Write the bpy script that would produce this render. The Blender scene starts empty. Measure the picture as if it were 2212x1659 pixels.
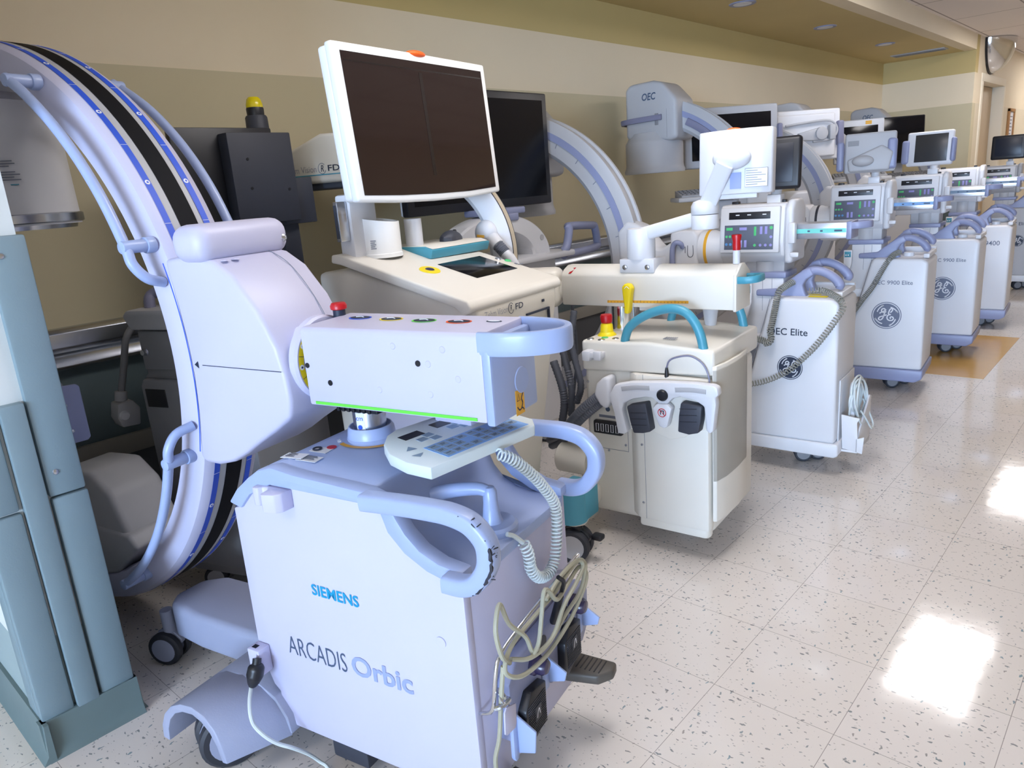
import bpy, bmesh, math, random
from mathutils import Vector, Matrix

# ------------------------------------------------------------------ camera, world, lights, exposure
S = bpy.context.scene
COL = S.collection
R = math.radians
cam_d = bpy.data.cameras.new('camera')
cam_d.sensor_fit = 'HORIZONTAL'
cam_d.sensor_width = 36.0
cam_d.lens = 1573.96 / 2212 * 36
cam_d.clip_start = 0.02
cam = bpy.data.objects.new('camera', cam_d)
COL.objects.link(cam)
cam.matrix_world = Matrix(((0.74217959, -0.11934013, 0.65949025, 0.47240),
                           (0.66592172, 0.24233533, -0.70556492, -1.51980),
                           (-0.07561557, 0.96282476, 0.25932752, 1.30130),
                           (0, 0, 0, 1)))
S.camera = cam
S.view_settings.view_transform = 'Standard'
S.view_settings.look = 'None'
S.view_settings.gamma = 1.0
S.view_settings.use_curve_mapping = False
S.view_settings.exposure = 0.0

W = bpy.data.worlds.new('world')
S.world = W
W.use_nodes = True
W.node_tree.nodes['Background'].inputs[0].default_value = (0.80, 0.88, 1.0, 1)
W.node_tree.nodes['Background'].inputs[1].default_value = 0.22


def area(name, loc, rot, sx, sy, power, col, spread=180):
    d = bpy.data.lights.new(name, 'AREA')
    d.shape = 'RECTANGLE'
    d.size = sx
    d.size_y = sy
    d.energy = power
    d.color = col
    d.spread = R(spread)
    o = bpy.data.objects.new(name, d)
    COL.objects.link(o)
    o.location = loc
    o.rotation_euler = rot
    return o


# daylight of an unseen window, set back in the added lobby for even light
area('window_daylight', (4.2, -13.95, 1.42), (R(90), 0, R(8)), 5.0, 2.1, 2050, (0.50, 0.70, 1.0))
TROFFERS = [(x, y) for x in (-0.55,) for y in (-3.55, 0.35, 4.27, 8.12, 12.0)]
# ------------------------------------------------------------------ materials


def mat(name, c, rough=0.45, metal=0.0, var=0.03, scale=6.0, bump=0.0, spec=0.5, coat=0.0, emit=None, estr=0.0, trans=0.0):
    """sRGB 0-255 colour, with a little procedural unevenness"""
    m = bpy.data.materials.new(name)
    m.use_nodes = True
    nt = m.node_tree
    b = nt.nodes['Principled BSDF']
    lin = [((v / 255) / 12.92 if v / 255 <= 0.04045 else ((v / 255 + 0.055) / 1.055) ** 2.4) for v in c]
    b.inputs['Roughness'].default_value = rough
    b.inputs['Metallic'].default_value = metal
    b.inputs['Specular IOR Level'].default_value = spec
    b.inputs['Coat Weight'].default_value = coat
    b.inputs['Base Color'].default_value = (*lin, 1)
    if trans:
        b.inputs['Transmission Weight'].default_value = trans
    if emit:
        b.inputs['Emission Color'].default_value = (*emit, 1)
        b.inputs['Emission Strength'].default_value = estr
    tc = nt.nodes.new('ShaderNodeTexCoord')
    n = nt.nodes.new('ShaderNodeTexNoise')
    n.inputs['Scale'].default_value = scale
    n.inputs['Detail'].default_value = 3
    nt.links.new(tc.outputs['Object'], n.inputs['Vector'])
    if var:
        r = nt.nodes.new('ShaderNodeMapRange')
        r.inputs[3].default_value = 1 - var
        r.inputs[4].default_value = 1 + var
        nt.links.new(n.outputs['Fac'], r.inputs[0])
        h = nt.nodes.new('ShaderNodeHueSaturation')
        h.inputs['Color'].default_value = (*lin, 1)
        nt.links.new(r.outputs[0], h.inputs['Value'])
        nt.links.new(h.outputs[0], b.inputs['Base Color'])
    if bump:
        n2 = nt.nodes.new('ShaderNodeTexNoise')
        n2.inputs['Scale'].default_value = 260
        nt.links.new(tc.outputs['Object'], n2.inputs['Vector'])
        bp = nt.nodes.new('ShaderNodeBump')
        bp.inputs['Strength'].default_value = bump
        bp.inputs['Distance'].default_value = 0.001
        nt.links.new(n2.outputs['Fac'], bp.inputs['Height'])
        nt.links.new(bp.outputs[0], b.inputs['Normal'])
    return m


M = dict(
    white=mat('cool_white_paint', (195, 194, 221), 0.4),
    frame_white=mat('bright_white_shell', (240, 240, 240), 0.4),
    orb_arm=mat('satin_white_shell', (196, 195, 219), 0.42),
    arm_white=mat('arm_white', (214, 215, 221), 0.42),
    blue=mat('pale_blue_plastic', (160, 176, 216), 0.38),
    handle=mat('pale_blue_rail', (162, 178, 218), 0.32),
    grey_blue=mat('grey_fender', (152, 158, 182), 0.5, bump=0.2),
    ivory=mat('ivory_paint', (226, 221, 211), 0.4),
    ivory2=mat('ivory_shell', (216, 210, 198), 0.42),
    gwhite=mat('cool_grey_white_paint', (212, 212, 216), 0.4),
    ggrey=mat('machine_grey', (176, 176, 180), 0.5),
    gdark=mat('machine_mid_grey', (132, 132, 136), 0.5),
    violet=mat('violet_grey_plastic', (138, 144, 176), 0.4),
    violet2=mat('deep_violet_grey', (124, 124, 148), 0.42),
    black=mat('black_plastic', (24, 25, 32), 0.4),
    slate=mat('slate_plastic', (52, 55, 66), 0.55, bump=0.2),
    pedal=mat('pedal_rubber', (40, 38, 42), 0.6, bump=0.5),
    rubber=mat('tyre_rubber', (46, 48, 56), 0.6),
    screen=mat('dark_glass_screen', (9, 11, 18), 0.14, spec=0.35),
    screen_brown=mat('brown_black_glass', (40, 29, 27), 0.06, spec=0.6, var=0.02),
    screen_grey=mat('matte_grey_screen', (52, 52, 54), 0.25),
    steel=mat('brushed_steel', (196, 200, 208), 0.26, 1.0, var=0.06),
    chrome=mat('bright_chrome', (225, 228, 232), 0.12, 1.0, var=0.0),
    alu=mat('anodised_aluminium', (206, 210, 220), 0.32, 0.85),
    teal=mat('teal_plastic', (72, 150, 172), 0.4),
    teal_stripe=mat('teal_stripe', (116, 206, 196), 0.5, var=0),
    sky_stripe=mat('soft_blue_stripe', (120, 160, 208), 0.5, var=0),
    grey_stripe=mat('grey_stripe', (110, 130, 150), 0.5, var=0),
    lblue=mat('marking_blue', (38, 84, 205), 0.5, var=0),
    green=mat('marking_green', (104, 214, 72), 0.5, var=0),
    yellow=mat('marking_yellow', (240, 214, 20), 0.45, var=0),
    amber=mat('scale_amber', (226, 168, 50), 0.45, var=0),
    orange=mat('bright_orange', (255, 104, 34), 0.4, var=0),
    red=mat('signal_red', (186, 16, 28), 0.35, var=0),
    deep_black=mat('matte_deep_black', (10, 10, 16), 0.7, spec=0.2, var=0),
    ink=mat('dark_ink', (34, 42, 62), 0.5, var=0),
    ink2=mat('slate_ink', (66, 84, 110), 0.5, var=0),
    greyink=mat('grey_ink', (120, 124, 138), 0.5, var=0),
    cyan=mat('cyan_ink', (0, 146, 196), 0.5, var=0),
    paleink=mat('pale_blue_ink', (146, 160, 208), 0.5, var=0),
    label=mat('paper_label', (228, 230, 236), 0.6, var=0),
    glogo=mat('grey_logo', (98, 104, 124), 0.5, var=0),
    keys=mat('key_grey_blue', (136, 158, 182), 0.5, var=0),
    keyblue=mat('key_panel_blue', (132, 176, 232), 0.45, var=0),
    pad=mat('keypad_grey', (92, 98, 114), 0.45, var=0),
    kgreen=mat('key_green', (78, 190, 116), 0.5, var=0),
    kviolet=mat('key_violet', (150, 146, 206), 0.5, var=0),
    kblue=mat('key_blue', (84, 142, 196), 0.5, var=0),
    cable=mat('putty_cable', (172, 170, 150), 0.5),
    coil=mat('pale_coil_cable', (206, 214, 214), 0.45),
    gcoil=mat('grey_coil_cable', (140, 140, 132), 0.5),
    hose=mat('ribbed_grey_hose', (96, 100, 112), 0.5),
    tan=mat('tan_band', (206, 192, 168), 0.45),
    brownpedal=mat('brown_grey_pedal', (84, 78, 72), 0.5),
    wood=mat('oak_wood', (176, 126, 70), 0.5, var=0.12, scale=20),
    ylens=mat('yellow_lens', (222, 200, 20), 0.2, var=0),
    weldmark=mat('worn_black_mark', (40, 42, 54), 0.6, var=0),
    violetknob=mat('violet_black_knob', (52, 46, 78), 0.25, var=0),
)

# ------------------------------------------------------------------ geometry helpers


def cr(pts, n=6, closed=False):
    """Catmull-Rom smoothing of a polyline"""
    P = [Vector(p) for p in pts]
    out = []
    N = len(P)
    rng = range(N if closed else N - 1)
    for i in rng:
        p0 = P[(i - 1) % N] if closed or i > 0 else P[0] * 2 - P[1]
        p1, p2 = P[i], P[(i + 1) % N]
        p3 = P[(i + 2) % N] if closed or i + 2 < N else P[-1] * 2 - P[-2]
        for k in range(n):
            t = k / n
            out.append(0.5 * ((2 * p1) + (-p0 + p2) * t + (2 * p0 - 5 * p1 + 4 * p2 - p3) * t * t + (-p0 + 3 * p1 - 3 * p2 + p3) * t ** 3))
    if not closed:
        out.append(P[-1])
    return out


class P:
    """collects shapes for one part"""

    def __init__(s):
        s.v, s.f, s.mi = [], [], []
        s.x = Matrix.Identity(4)
        s.m = 0

    def _bm(s, bm, bev=0.0, seg=3, ang=30):
        bmesh.ops.recalc_face_normals(bm, faces=bm.faces)
        if bev > 0:
            es = [e for e in bm.edges if len(e.link_faces) == 2 and e.calc_face_angle(0) > R(ang)]
            if es:
                bmesh.ops.bevel(bm, geom=es, offset=bev, segments=seg, profile=0.5, affect='EDGES', clamp_overlap=True)
        o = len(s.v)
        bm.verts.index_update()
        for v in bm.verts:
            s.v.append(s.x @ v.co)
        for f in bm.faces:
            s.f.append([o + v.index for v in f.verts])
            s.mi.append(s.m)
        bm.free()
        return s

    def raw(s, vs, fs, bev=0.0, seg=3, ang=30):
        bm = bmesh.new()
        V = [bm.verts.new(v) for v in vs]
        for f in fs:
            try:
                bm.faces.new([V[i] for i in f])
            except ValueError:
                pass
        return s._bm(bm, bev, seg, ang)

    def box(s, x0, x1, y0, y1, z0, z1, bev=0.004, seg=2):
        vs = [(x, y, z) for x in (x0, x1) for y in (y0, y1) for z in (z0, z1)]
        return s.raw(vs, [(0, 1, 3, 2), (4, 6, 7, 5), (0, 4, 5, 1), (2, 3, 7, 6), (0, 2, 6, 4), (1, 5, 7, 3)], bev, seg)

    def prism(s, poly, ax, a0, a1, bev=0.0, seg=2, ang=30, scale1=None):
        """polygon extruded along an axis; poly in the two other axes (x,z) for y, (y,z) for x, (x,y) for z"""
        def p3(p, a):
            return {'x': (a, p[0], p[1]), 'y': (p[0], a, p[1]), 'z': (p[0], p[1], a)}[ax]
        n = len(poly)
        q = scale1 or poly
        vs = [p3(p, a0) for p in poly] + [p3(p, a1) for p in q]
        fs = [tuple(range(n)), tuple(range(2 * n - 1, n - 1, -1))] + [(i, (i + 1) % n, n + (i + 1) % n, n + i) for i in range(n)]
        return s.raw(vs, fs, bev, seg, ang)

    def cyl(s, p0, p1, r, r1=None, n=28, bev=0.0, seg=2):
        p0, p1 = Vector(p0), Vector(p1)
        r1 = r if r1 is None else r1
        d = (p1 - p0).normalized()
        a = d.orthogonal().normalized()
        b = d.cross(a)
        vs = []
        for c, rr in ((p0, r), (p1, r1)):
            for i in range(n):
                t = 2 * math.pi * i / n
                vs.append(c + (a * math.cos(t) + b * math.sin(t)) * rr)
        fs = [tuple(range(n)), tuple(range(2 * n - 1, n - 1, -1))] + [(i, (i + 1) % n, n + (i + 1) % n, n + i) for i in range(n)]
        return s.raw(vs, fs, bev, seg, 40)

    def lathe(s, prof, c=(0, 0, 0), ax='z', n=32):
        """prof: list of (radius, height) along the axis"""
        c = Vector(c)
        vs, fs = [], []
        for (r, h) in prof:
            for i in range(n):
                t = 2 * math.pi * i / n
                u, w = r * math.cos(t), r * math.sin(t)
                vs.append(c + Vector({'z': (u, w, h), 'x': (h, u, w), 'y': (u, h, w)}[ax]))
        k = len(prof)
        for j in range(k - 1):
            for i in range(n):
                i2 = (i + 1) % n
                fs.append((j * n + i, j * n + i2, (j + 1) * n + i2, (j + 1) * n + i))
        fs.append(tuple(range(n)))
        fs.append(tuple(range((k - 1) * n, k * n)))
        return s.raw(vs, fs)

    def tube(s, pts, r, n=10, closed=False, sm=5, flat=None):
        """tube along a smoothed path; r a number or one per control point; flat=(w,h) for a rounded bar"""
        if isinstance(r, (list, tuple)):
            rr = []
            for i in range(len(pts) - 1):
                for k in range(sm):
                    rr.append(r[i] + (r[i + 1] - r[i]) * k / sm)
            rr.append(r[-1])
        pp = cr(pts, sm, closed) if sm > 1 else [Vector(p) for p in pts]
        if not isinstance(r, (list, tuple)):
            rr = [r] * len(pp)
        N = len(pp)
        vs, fs = [], []
        prev = None
        for i in range(N):
            if closed:
                t = pp[(i + 1) % N] - pp[i - 1]
            else:
                t = pp[min(i + 1, N - 1)] - pp[max(i - 1, 0)]
            t = t.normalized() if t.length > 1e-9 else Vector((0, 0, 1))
            if prev is None:
                a = t.orthogonal().normalized()
                if flat:
                    a = (Vector(flat[2]) - t * t.dot(Vector(flat[2]))).normalized()
            else:
                a = (prev - t * t.dot(prev))
                a = a.normalized() if a.length > 1e-9 else t.orthogonal().normalized()
            prev = a
            b = t.cross(a)
            for k in range(n):
                th = 2 * math.pi * k / n
                ca, sa = math.cos(th), math.sin(th)
                if flat:
                    e = 0.45
                    ca = math.copysign(abs(ca) ** e, ca) * flat[0]
                    sa = math.copysign(abs(sa) ** e, sa) * flat[1]
                    vs.append(pp[i] + a * ca + b * sa)
                else:
                    vs.append(pp[i] + (a * ca + b * sa) * rr[i])
        for i in range(N if closed else N - 1):
            j = (i + 1) % N
            for k in range(n):
                k2 = (k + 1) % n
                fs.append((i * n + k, i * n + k2, j * n + k2, j * n + k))
        if not closed:
            fs.append(tuple(range(n)))
            fs.append(tuple(range((N - 1) * n, N * n)))
        return s.raw(vs, fs)

    def coil(s, pts, Rc, pitch, r, n=6, sm=8, per=9):
        pp = cr(pts, sm)
        L = [0]
        for i in range(1, len(pp)):
            L.append(L[-1] + (pp[i] - pp[i - 1]).length)
        turns = max(3, int(L[-1] / pitch))
        N = turns * per
        path = []
        prev = None
        j = 0
        for k in range(N + 1):
            d = L[-1] * k / N
            while j < len(L) - 2 and L[j + 1] < d:
                j += 1
            u = (d - L[j]) / max(1e-9, L[j + 1] - L[j])
            c = pp[j].lerp(pp[j + 1], u)
            t = (pp[min(j + 2, len(pp) - 1)] - pp[max(j - 1, 0)]).normalized()
            a = t.orthogonal().normalized() if prev is None else (prev - t * t.dot(prev)).normalized()
            prev = a
            b = t.cross(a)
            th = 2 * math.pi * k / per
            path.append(c + (a * math.cos(th) + b * math.sin(th)) * Rc)
        return s.tube(path, r, n, sm=1)

    def band(s, cx, cz, prof, a0, a1, n=48, caps=True):
        """closed cross-section prof [(radius, y)...] swept about a y axis through (cx,cz); angles in degrees from +x"""
        k = len(prof)
        vs, fs = [], []
        for i in range(n + 1):
            t = R(a0 + (a1 - a0) * i / n)
            for (r, y) in prof:
                vs.append((cx + r * math.cos(t), y, cz + r * math.sin(t)))
        for i in range(n):
            for j in range(k):
                j2 = (j + 1) % k
                fs.append((i * k + j, i * k + j2, (i + 1) * k + j2, (i + 1) * k + j))
        if caps:
            fs.append(tuple(range(k)))
            fs.append(tuple(range(n * k, (n + 1) * k)))
        return s.raw(vs, fs)

    def ell(s, c, rx, ry, rz, n=20, k=12):
        vs, fs = [], []
        for j in range(k + 1):
            t = math.pi * j / k
            for i in range(n):
                u = 2 * math.pi * i / n
                vs.append((c[0] + rx * math.sin(t) * math.cos(u), c[1] + ry * math.sin(t) * math.sin(u), c[2] + rz * math.cos(t)))
        for j in range(k):
            for i in range(n):
                i2 = (i + 1) % n
                fs.append((j * n + i, j * n + i2, (j + 1) * n + i2, (j + 1) * n + i))
        bm = bmesh.new()
        V = [bm.verts.new(v) for v in vs]
        for f in fs:
            bm.faces.new([V[i] for i in f])
        bmesh.ops.remove_doubles(bm, verts=bm.verts, dist=1e-6)
        return s._bm(bm)

    def quad(s, o, u, w, th=0.0008):
        """thin sticker: origin corner o, edge vectors u and w, real thickness"""
        o, u, w = Vector(o), Vector(u), Vector(w)
        nn = u.cross(w).normalized() * th
        a = [o, o + u, o + u + w, o + w]
        return s.raw(a + [p + nn for p in a], [(3, 2, 1, 0), (4, 5, 6, 7), (0, 1, 5, 4), (1, 2, 6, 5), (2, 3, 7, 6), (3, 0, 4, 7)])

    def disc(s, c, nrm, r, th=0.001, n=28, ry=None, up=None):
        c, nrm = Vector(c), Vector(nrm).normalized()
        a = Vector(up) if up else nrm.orthogonal().normalized()
        a = (a - nrm * a.dot(nrm)).normalized()
        b = nrm.cross(a)
        ry = r if ry is None else ry
        ring = [c + a * math.cos(2 * math.pi * i / n) * r + b * math.sin(2 * math.pi * i / n) * ry for i in range(n)]
        vs = ring + [p + nrm * th for p in ring]
        return s.raw(vs, [tuple(range(n)), tuple(range(2 * n - 1, n - 1, -1))] + [(i, (i + 1) % n, n + (i + 1) % n, n + i) for i in range(n)])

    def make(s, name, m, parent=None, sharp=38):
        me = bpy.data.meshes.new(name)
        me.from_pydata([tuple(v) for v in s.v], [], s.f)
        mats = m if isinstance(m, (list, tuple)) else [m]
        for q in mats:
            me.materials.append(M[q] if isinstance(q, str) else q)
        if len(mats) > 1:
            me.polygons.foreach_set('material_index', s.mi)
        bm = bmesh.new()
        bm.from_mesh(me)
        bmesh.ops.remove_doubles(bm, verts=bm.verts, dist=2e-6)
        bm.to_mesh(me)
        bm.free()
        me.polygons.foreach_set('use_smooth', [True] * len(me.polygons))
        me.set_sharp_from_angle(angle=R(sharp))
        me.update()
        o = bpy.data.objects.new(name, me)
        COL.objects.link(o)
        if parent is not None:
            o.parent = parent
        return o


def thing(name, loc, yaw, label, cat, group=None):
    o = bpy.data.objects.new(name, None)
    o.empty_display_size = 0.1
    COL.objects.link(o)
    o.location = loc
    o.rotation_euler = (0, 0, R(yaw))
    o['label'] = label
    o['category'] = cat
    if group:
        o['group'] = group
    return o


def tag(o, label, cat, group=None):
    o['label'] = label
    o['category'] = cat
    if group:
        o['group'] = group
    return o


def struct(o):
    o['kind'] = 'structure'
    return o


def lab(o, t):
    o['label'] = t
    return o


def text(parent, s, o, u, w, width=None, height=None, m='ink', bold=0.0, name='lettering', shear=0.0, th=0.0008, spacing=1.0):
    """flat lettering: baseline starts at o, runs along u, up is w"""
    cu = bpy.data.curves.new('t', 'FONT')
    cu.body = s
    cu.size = 1
    cu.offset = bold
    cu.shear = shear
    cu.space_character = spacing
    cu.resolution_u = 3
    cu.extrude = 0.0
    ob = bpy.data.objects.new('t', cu)
    COL.objects.link(ob)
    dg = bpy.context.evaluated_depsgraph_get()
    dg.update()
    me = bpy.data.meshes.new_from_object(ob.evaluated_get(dg))
    bpy.data.objects.remove(ob)
    bpy.data.curves.remove(cu)
    xs = [v.co.x for v in me.vertices]
    ys = [v.co.y for v in me.vertices]
    x0, w0, h0 = min(xs), max(xs) - min(xs), max(ys) - min(0, min(ys))
    cap = max(ys)
    sx = width / w0 if width else height / cap
    sy = height / cap if height else sx
    u, w, o = Vector(u).normalized(), Vector(w).normalized(), Vector(o)
    nn = u.cross(w).normalized()
    for v in me.vertices:
        v.co = o + u * ((v.co.x - x0) * sx) + w * (v.co.y * sy) + nn * th
    me.materials.clear()
    me.materials.append(M[m])
    me.name = name
    ob = bpy.data.objects.new(name, me)
    COL.objects.link(ob)
    if parent is not None:
        ob.parent = parent
    return ob


def ribbon(p, pts, width, o, u, w, th=0.0012, sm=5):
    """flat stroke drawn in a plane (o,u,w) with thickness towards the normal"""
    o, u, w = Vector(o), Vector(u), Vector(w)
    nn = u.cross(w).normalized() * th
    q = cr([(a, b, 0) for a, b in pts], sm)
    L = []
    for i in range(len(q)):
        t = (q[min(i + 1, len(q) - 1)] - q[max(i - 1, 0)]).normalized()
        s = Vector((-t.y, t.x, 0)) * width / 2
        L.append((q[i] + s, q[i] - s))
    vs = []
    for a, b in L:
        for k in (a, b):
            vs.append(o + u * k.x + w * k.y + nn)
    p.raw(vs, [(2 * i, 2 * i + 1, 2 * i + 3, 2 * i + 2) for i in range(len(L) - 1)])


def caster(parent, x, y, r=0.06, w=0.03, yaw=0, fork='ggrey', name='caster', hub='ggrey', twin=True, zt=None):
    """swivel caster standing on the floor, fork up to zt"""
    c, s = math.cos(R(yaw)), math.sin(R(yaw))
    X = Matrix.Translation((x, y, 0)) @ Matrix.Rotation(R(yaw), 4, 'Z')
    f = P()
    f.x = X
    zt = zt or 2 * r + 0.03
    f.cyl((0.01, 0, r * 1.5), (0.01, 0, zt), r * 0.35, n=14)
    f.prism([(-r * .9, r * 1.2), (-r * .5, r * 1.9), (r * .4, r * 2.08), (r, r * 1.5), (r * .9, r * 1.2), (0, r * .9)], 'y', -w * .35, w * .35, 0.004)
    fo = f.make(name, fork, parent)
    for sgn in ((-1, 1) if twin else (0,)):
        t = P()
        t.x = X
        y0 = sgn * w * .75
        t.lathe([(r * .55, y0 - w * .42), (r * .9, y0 - w * .42), (r, y0 - w * .25), (r, y0 + w * .25), (r * .9, y0 + w * .42), (r * .55, y0 + w * .42)], (0, 0, r), 'y', 28)
        wh = t.make('wheel', 'rubber', fo)
        h = P()
        h.x = X
        h.lathe([(r * .2, y0 - w * .46), (r * .72, y0 - w * .44), (r * .74, y0), (r * .72, y0 + w * .44), (r * .2, y0 + w * .46)], (0, 0, r), 'y', 24)
        h.make('hub_cap', hub, fo)
    return fo

# ------------------------------------------------------------------ the room


def lin(c):
    return tuple(((v / 255) / 12.92 if v / 255 <= 0.04045 else ((v / 255 + 0.055) / 1.055) ** 2.4) for v in c) + (1,)


def floor_mat():
    m = bpy.data.materials.new('vinyl_tile_floor')
    m.use_nodes = True
    nt = m.node_tree
    N, L = nt.nodes, nt.links
    b = N['Principled BSDF']
    geo = N.new('ShaderNodeNewGeometry')
    sep = N.new('ShaderNodeSeparateXYZ')
    L.new(geo.outputs['Position'], sep.inputs[0])

    def math_(op, a, bb=None, v=None):
        n = N.new('ShaderNodeMath')
        n.operation = op
        if isinstance(a, (int, float)):
            n.inputs[0].default_value = a
        else:
            L.new(a, n.inputs[0])
        if bb is not None:
            if isinstance(bb, (int, float)):
                n.inputs[1].default_value = bb
            else:
                L.new(bb, n.inputs[1])
        return n.outputs[0]
    T = 0.3048
    fx = math_('DIVIDE', sep.outputs[0], T)
    fy = math_('DIVIDE', sep.outputs[1], T)

    def edge(f):
        fr = math_('FRACT', math_('ADD', f, 100.5))
        return math_('ABSOLUTE', math_('SUBTRACT', fr, 0.5))
    e = math_('MINIMUM', edge(fx), edge(fy))
    line = math_('LESS_THAN', e, 0.0026)
    # per tile tone and fleck direction
    comb = N.new('ShaderNodeCombineXYZ')
    L.new(math_('FLOOR', fx), comb.inputs[0])
    L.new(math_('FLOOR', fy), comb.inputs[1])
    wn = N.new('ShaderNodeTexWhiteNoise')
    wn.noise_dimensions = '2D'
    L.new(comb.outputs[0], wn.inputs['Vector'])
    base = N.new('ShaderNodeMix')
    base.data_type = 'RGBA'
    base.inputs[6].default_value = lin((228, 221, 214))
    base.inputs[7].default_value = lin((231, 224, 219))
    L.new(wn.outputs['Value'], base.inputs[0])

    def flecks(scale, sx, sy, rot, thr, keep, seed):
        mp = N.new('ShaderNodeMapping')
        mp.inputs['Scale'].default_value = (sx, sy, 1)
        mp.inputs['Rotation'].default_value = (0, 0, rot)
        mp.inputs['Location'].default_value = (seed, seed * 2, 0)
        nz = N.new('ShaderNodeTexNoise')
        nz.inputs['Scale'].default_value = 55
        L.new(geo.outputs['Position'], nz.inputs['Vector'])
        mx = N.new('ShaderNodeMix')
        mx.data_type = 'RGBA'
        mx.blend_type = 'LINEAR_LIGHT'
        mx.inputs[0].default_value = 0.008
        L.new(geo.outputs['Position'], mx.inputs[6])
        L.new(nz.outputs['Color'], mx.inputs[7])
        L.new(mx.outputs[2], mp.inputs['Vector'])
        v = N.new('ShaderNodeTexVoronoi')
        v.voronoi_dimensions = '2D'
        v.inputs['Scale'].default_value = scale
        L.new(mp.outputs[0], v.inputs['Vector'])
        s2 = N.new('ShaderNodeSeparateColor')
        L.new(v.outputs['Color'], s2.inputs[0])
        k = math_('GREATER_THAN', s2.outputs[0], keep)
        th = math_('MULTIPLY', s2.outputs[1], thr)
        d = math_('LESS_THAN', v.outputs['Distance'], th)
        return math_('MULTIPLY', k, d), s2.outputs[2]
    out = base.outputs[2]
    for (sc, sx, sy, rot, thr, keep, seed, ca, cb, amt) in (
            (30, 1, 2.4, 0.3, 0.20, 0.66, 3.1, (118, 116, 118), (92, 112, 120), 0.75),
            (30, 2.4, 1, 0.5, 0.19, 0.72, 7.7, (130, 120, 116), (70, 128, 146), 0.7),
            (58, 1, 1.7, 0.9, 0.2, 0.6, 1.3, (150, 140, 134), (110, 124, 130), 0.6)):
        msk, c = flecks(sc, sx, sy, rot, thr, keep, seed)
        cm = N.new('ShaderNodeMix')
        cm.data_type = 'RGBA'
        cm.inputs[6].default_value = lin(ca)
        cm.inputs[7].default_value = lin(cb)
        L.new(c, cm.inputs[0])
        mx = N.new('ShaderNodeMix')
        mx.data_type = 'RGBA'
        L.new(math_('MULTIPLY', msk, amt), mx.inputs[0])
        L.new(out, mx.inputs[6])
        L.new(cm.outputs[2], mx.inputs[7])
        out = mx.outputs[2]
    mx = N.new('ShaderNodeMix')
    mx.data_type = 'RGBA'
    L.new(math_('MULTIPLY', line, 0.62), mx.inputs[0])
    L.new(out, mx.inputs[6])
    mx.inputs[7].default_value = lin((96, 86, 84))
    L.new(mx.outputs[2], b.inputs['Base Color'])
    b.inputs['Roughness'].default_value = 0.085
    b.inputs['Specular IOR Level'].default_value = 0.55
    nb = N.new('ShaderNodeTexNoise')
    nb.inputs['Scale'].default_value = 9
    L.new(geo.outputs['Position'], nb.inputs['Vector'])
    bp = N.new('ShaderNodeBump')
    bp.inputs['Strength'].default_value = 0.05
    bp.inputs['Distance'].default_value = 0.01
    L.new(nb.outputs['Fac'], bp.inputs['Height'])
    L.new(bp.outputs[0], b.inputs['Normal'])
    return m


def zone_mat(name, zones, rough=0.6):
    """paint in bands by height: zones = [(z_from, colour), ...]"""
    m = bpy.data.materials.new(name)
    m.use_nodes = True
    nt = m.node_tree
    N, L = nt.nodes, nt.links
    b = N['Principled BSDF']
    b.inputs['Roughness'].default_value = rough
    b.inputs['Specular IOR Level'].default_value = 0.3
    geo = N.new('ShaderNodeNewGeometry')
    sep = N.new('ShaderNodeSeparateXYZ')
    L.new(geo.outputs['Position'], sep.inputs[0])
    dv = N.new('ShaderNodeMath')
    dv.operation = 'DIVIDE'
    dv.inputs[1].default_value = 3.0
    L.new(sep.outputs[2], dv.inputs[0])
    r = N.new('ShaderNodeValToRGB')
    r.color_ramp.interpolation = 'CONSTANT'
    e = r.color_ramp.elements
    e[0].position, e[0].color = 0.0, lin(zones[0][1])
    if len(zones) > 1:
        e[1].position, e[1].color = zones[1][0] / 3.0, lin(zones[1][1])
        for z, c in zones[2:]:
            q = e.new(z / 3.0)
            q.color = lin(c)
    else:
        e[1].color = lin(zones[0][1])
    L.new(dv.outputs[0], r.inputs[0])
    nz = N.new('ShaderNodeTexNoise')
    nz.inputs['Scale'].default_value = 2.5
    nz.inputs['Detail'].default_value = 4
    L.new(geo.outputs['Position'], nz.inputs['Vector'])
    mr = N.new('ShaderNodeMapRange')
    mr.inputs[3].default_value = 0.96
    mr.inputs[4].default_value = 1.04
    L.new(nz.outputs['Fac'], mr.inputs[0])
    h = N.new('ShaderNodeHueSaturation')
    L.new(mr.outputs[0], h.inputs['Value'])
    L.new(r.outputs[0], h.inputs['Color'])
    L.new(h.outputs[0], b.inputs['Base Color'])
    n2 = N.new('ShaderNodeTexNoise')
    n2.inputs['Scale'].default_value = 180
    L.new(geo.outputs['Position'], n2.inputs['Vector'])
    bp = N.new('ShaderNodeBump')
    bp.inputs['Strength'].default_value = 0.12
    bp.inputs['Distance'].default_value = 0.001
    L.new(n2.outputs['Fac'], bp.inputs['Height'])
    L.new(bp.outputs[0], b.inputs['Normal'])
    return m


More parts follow.
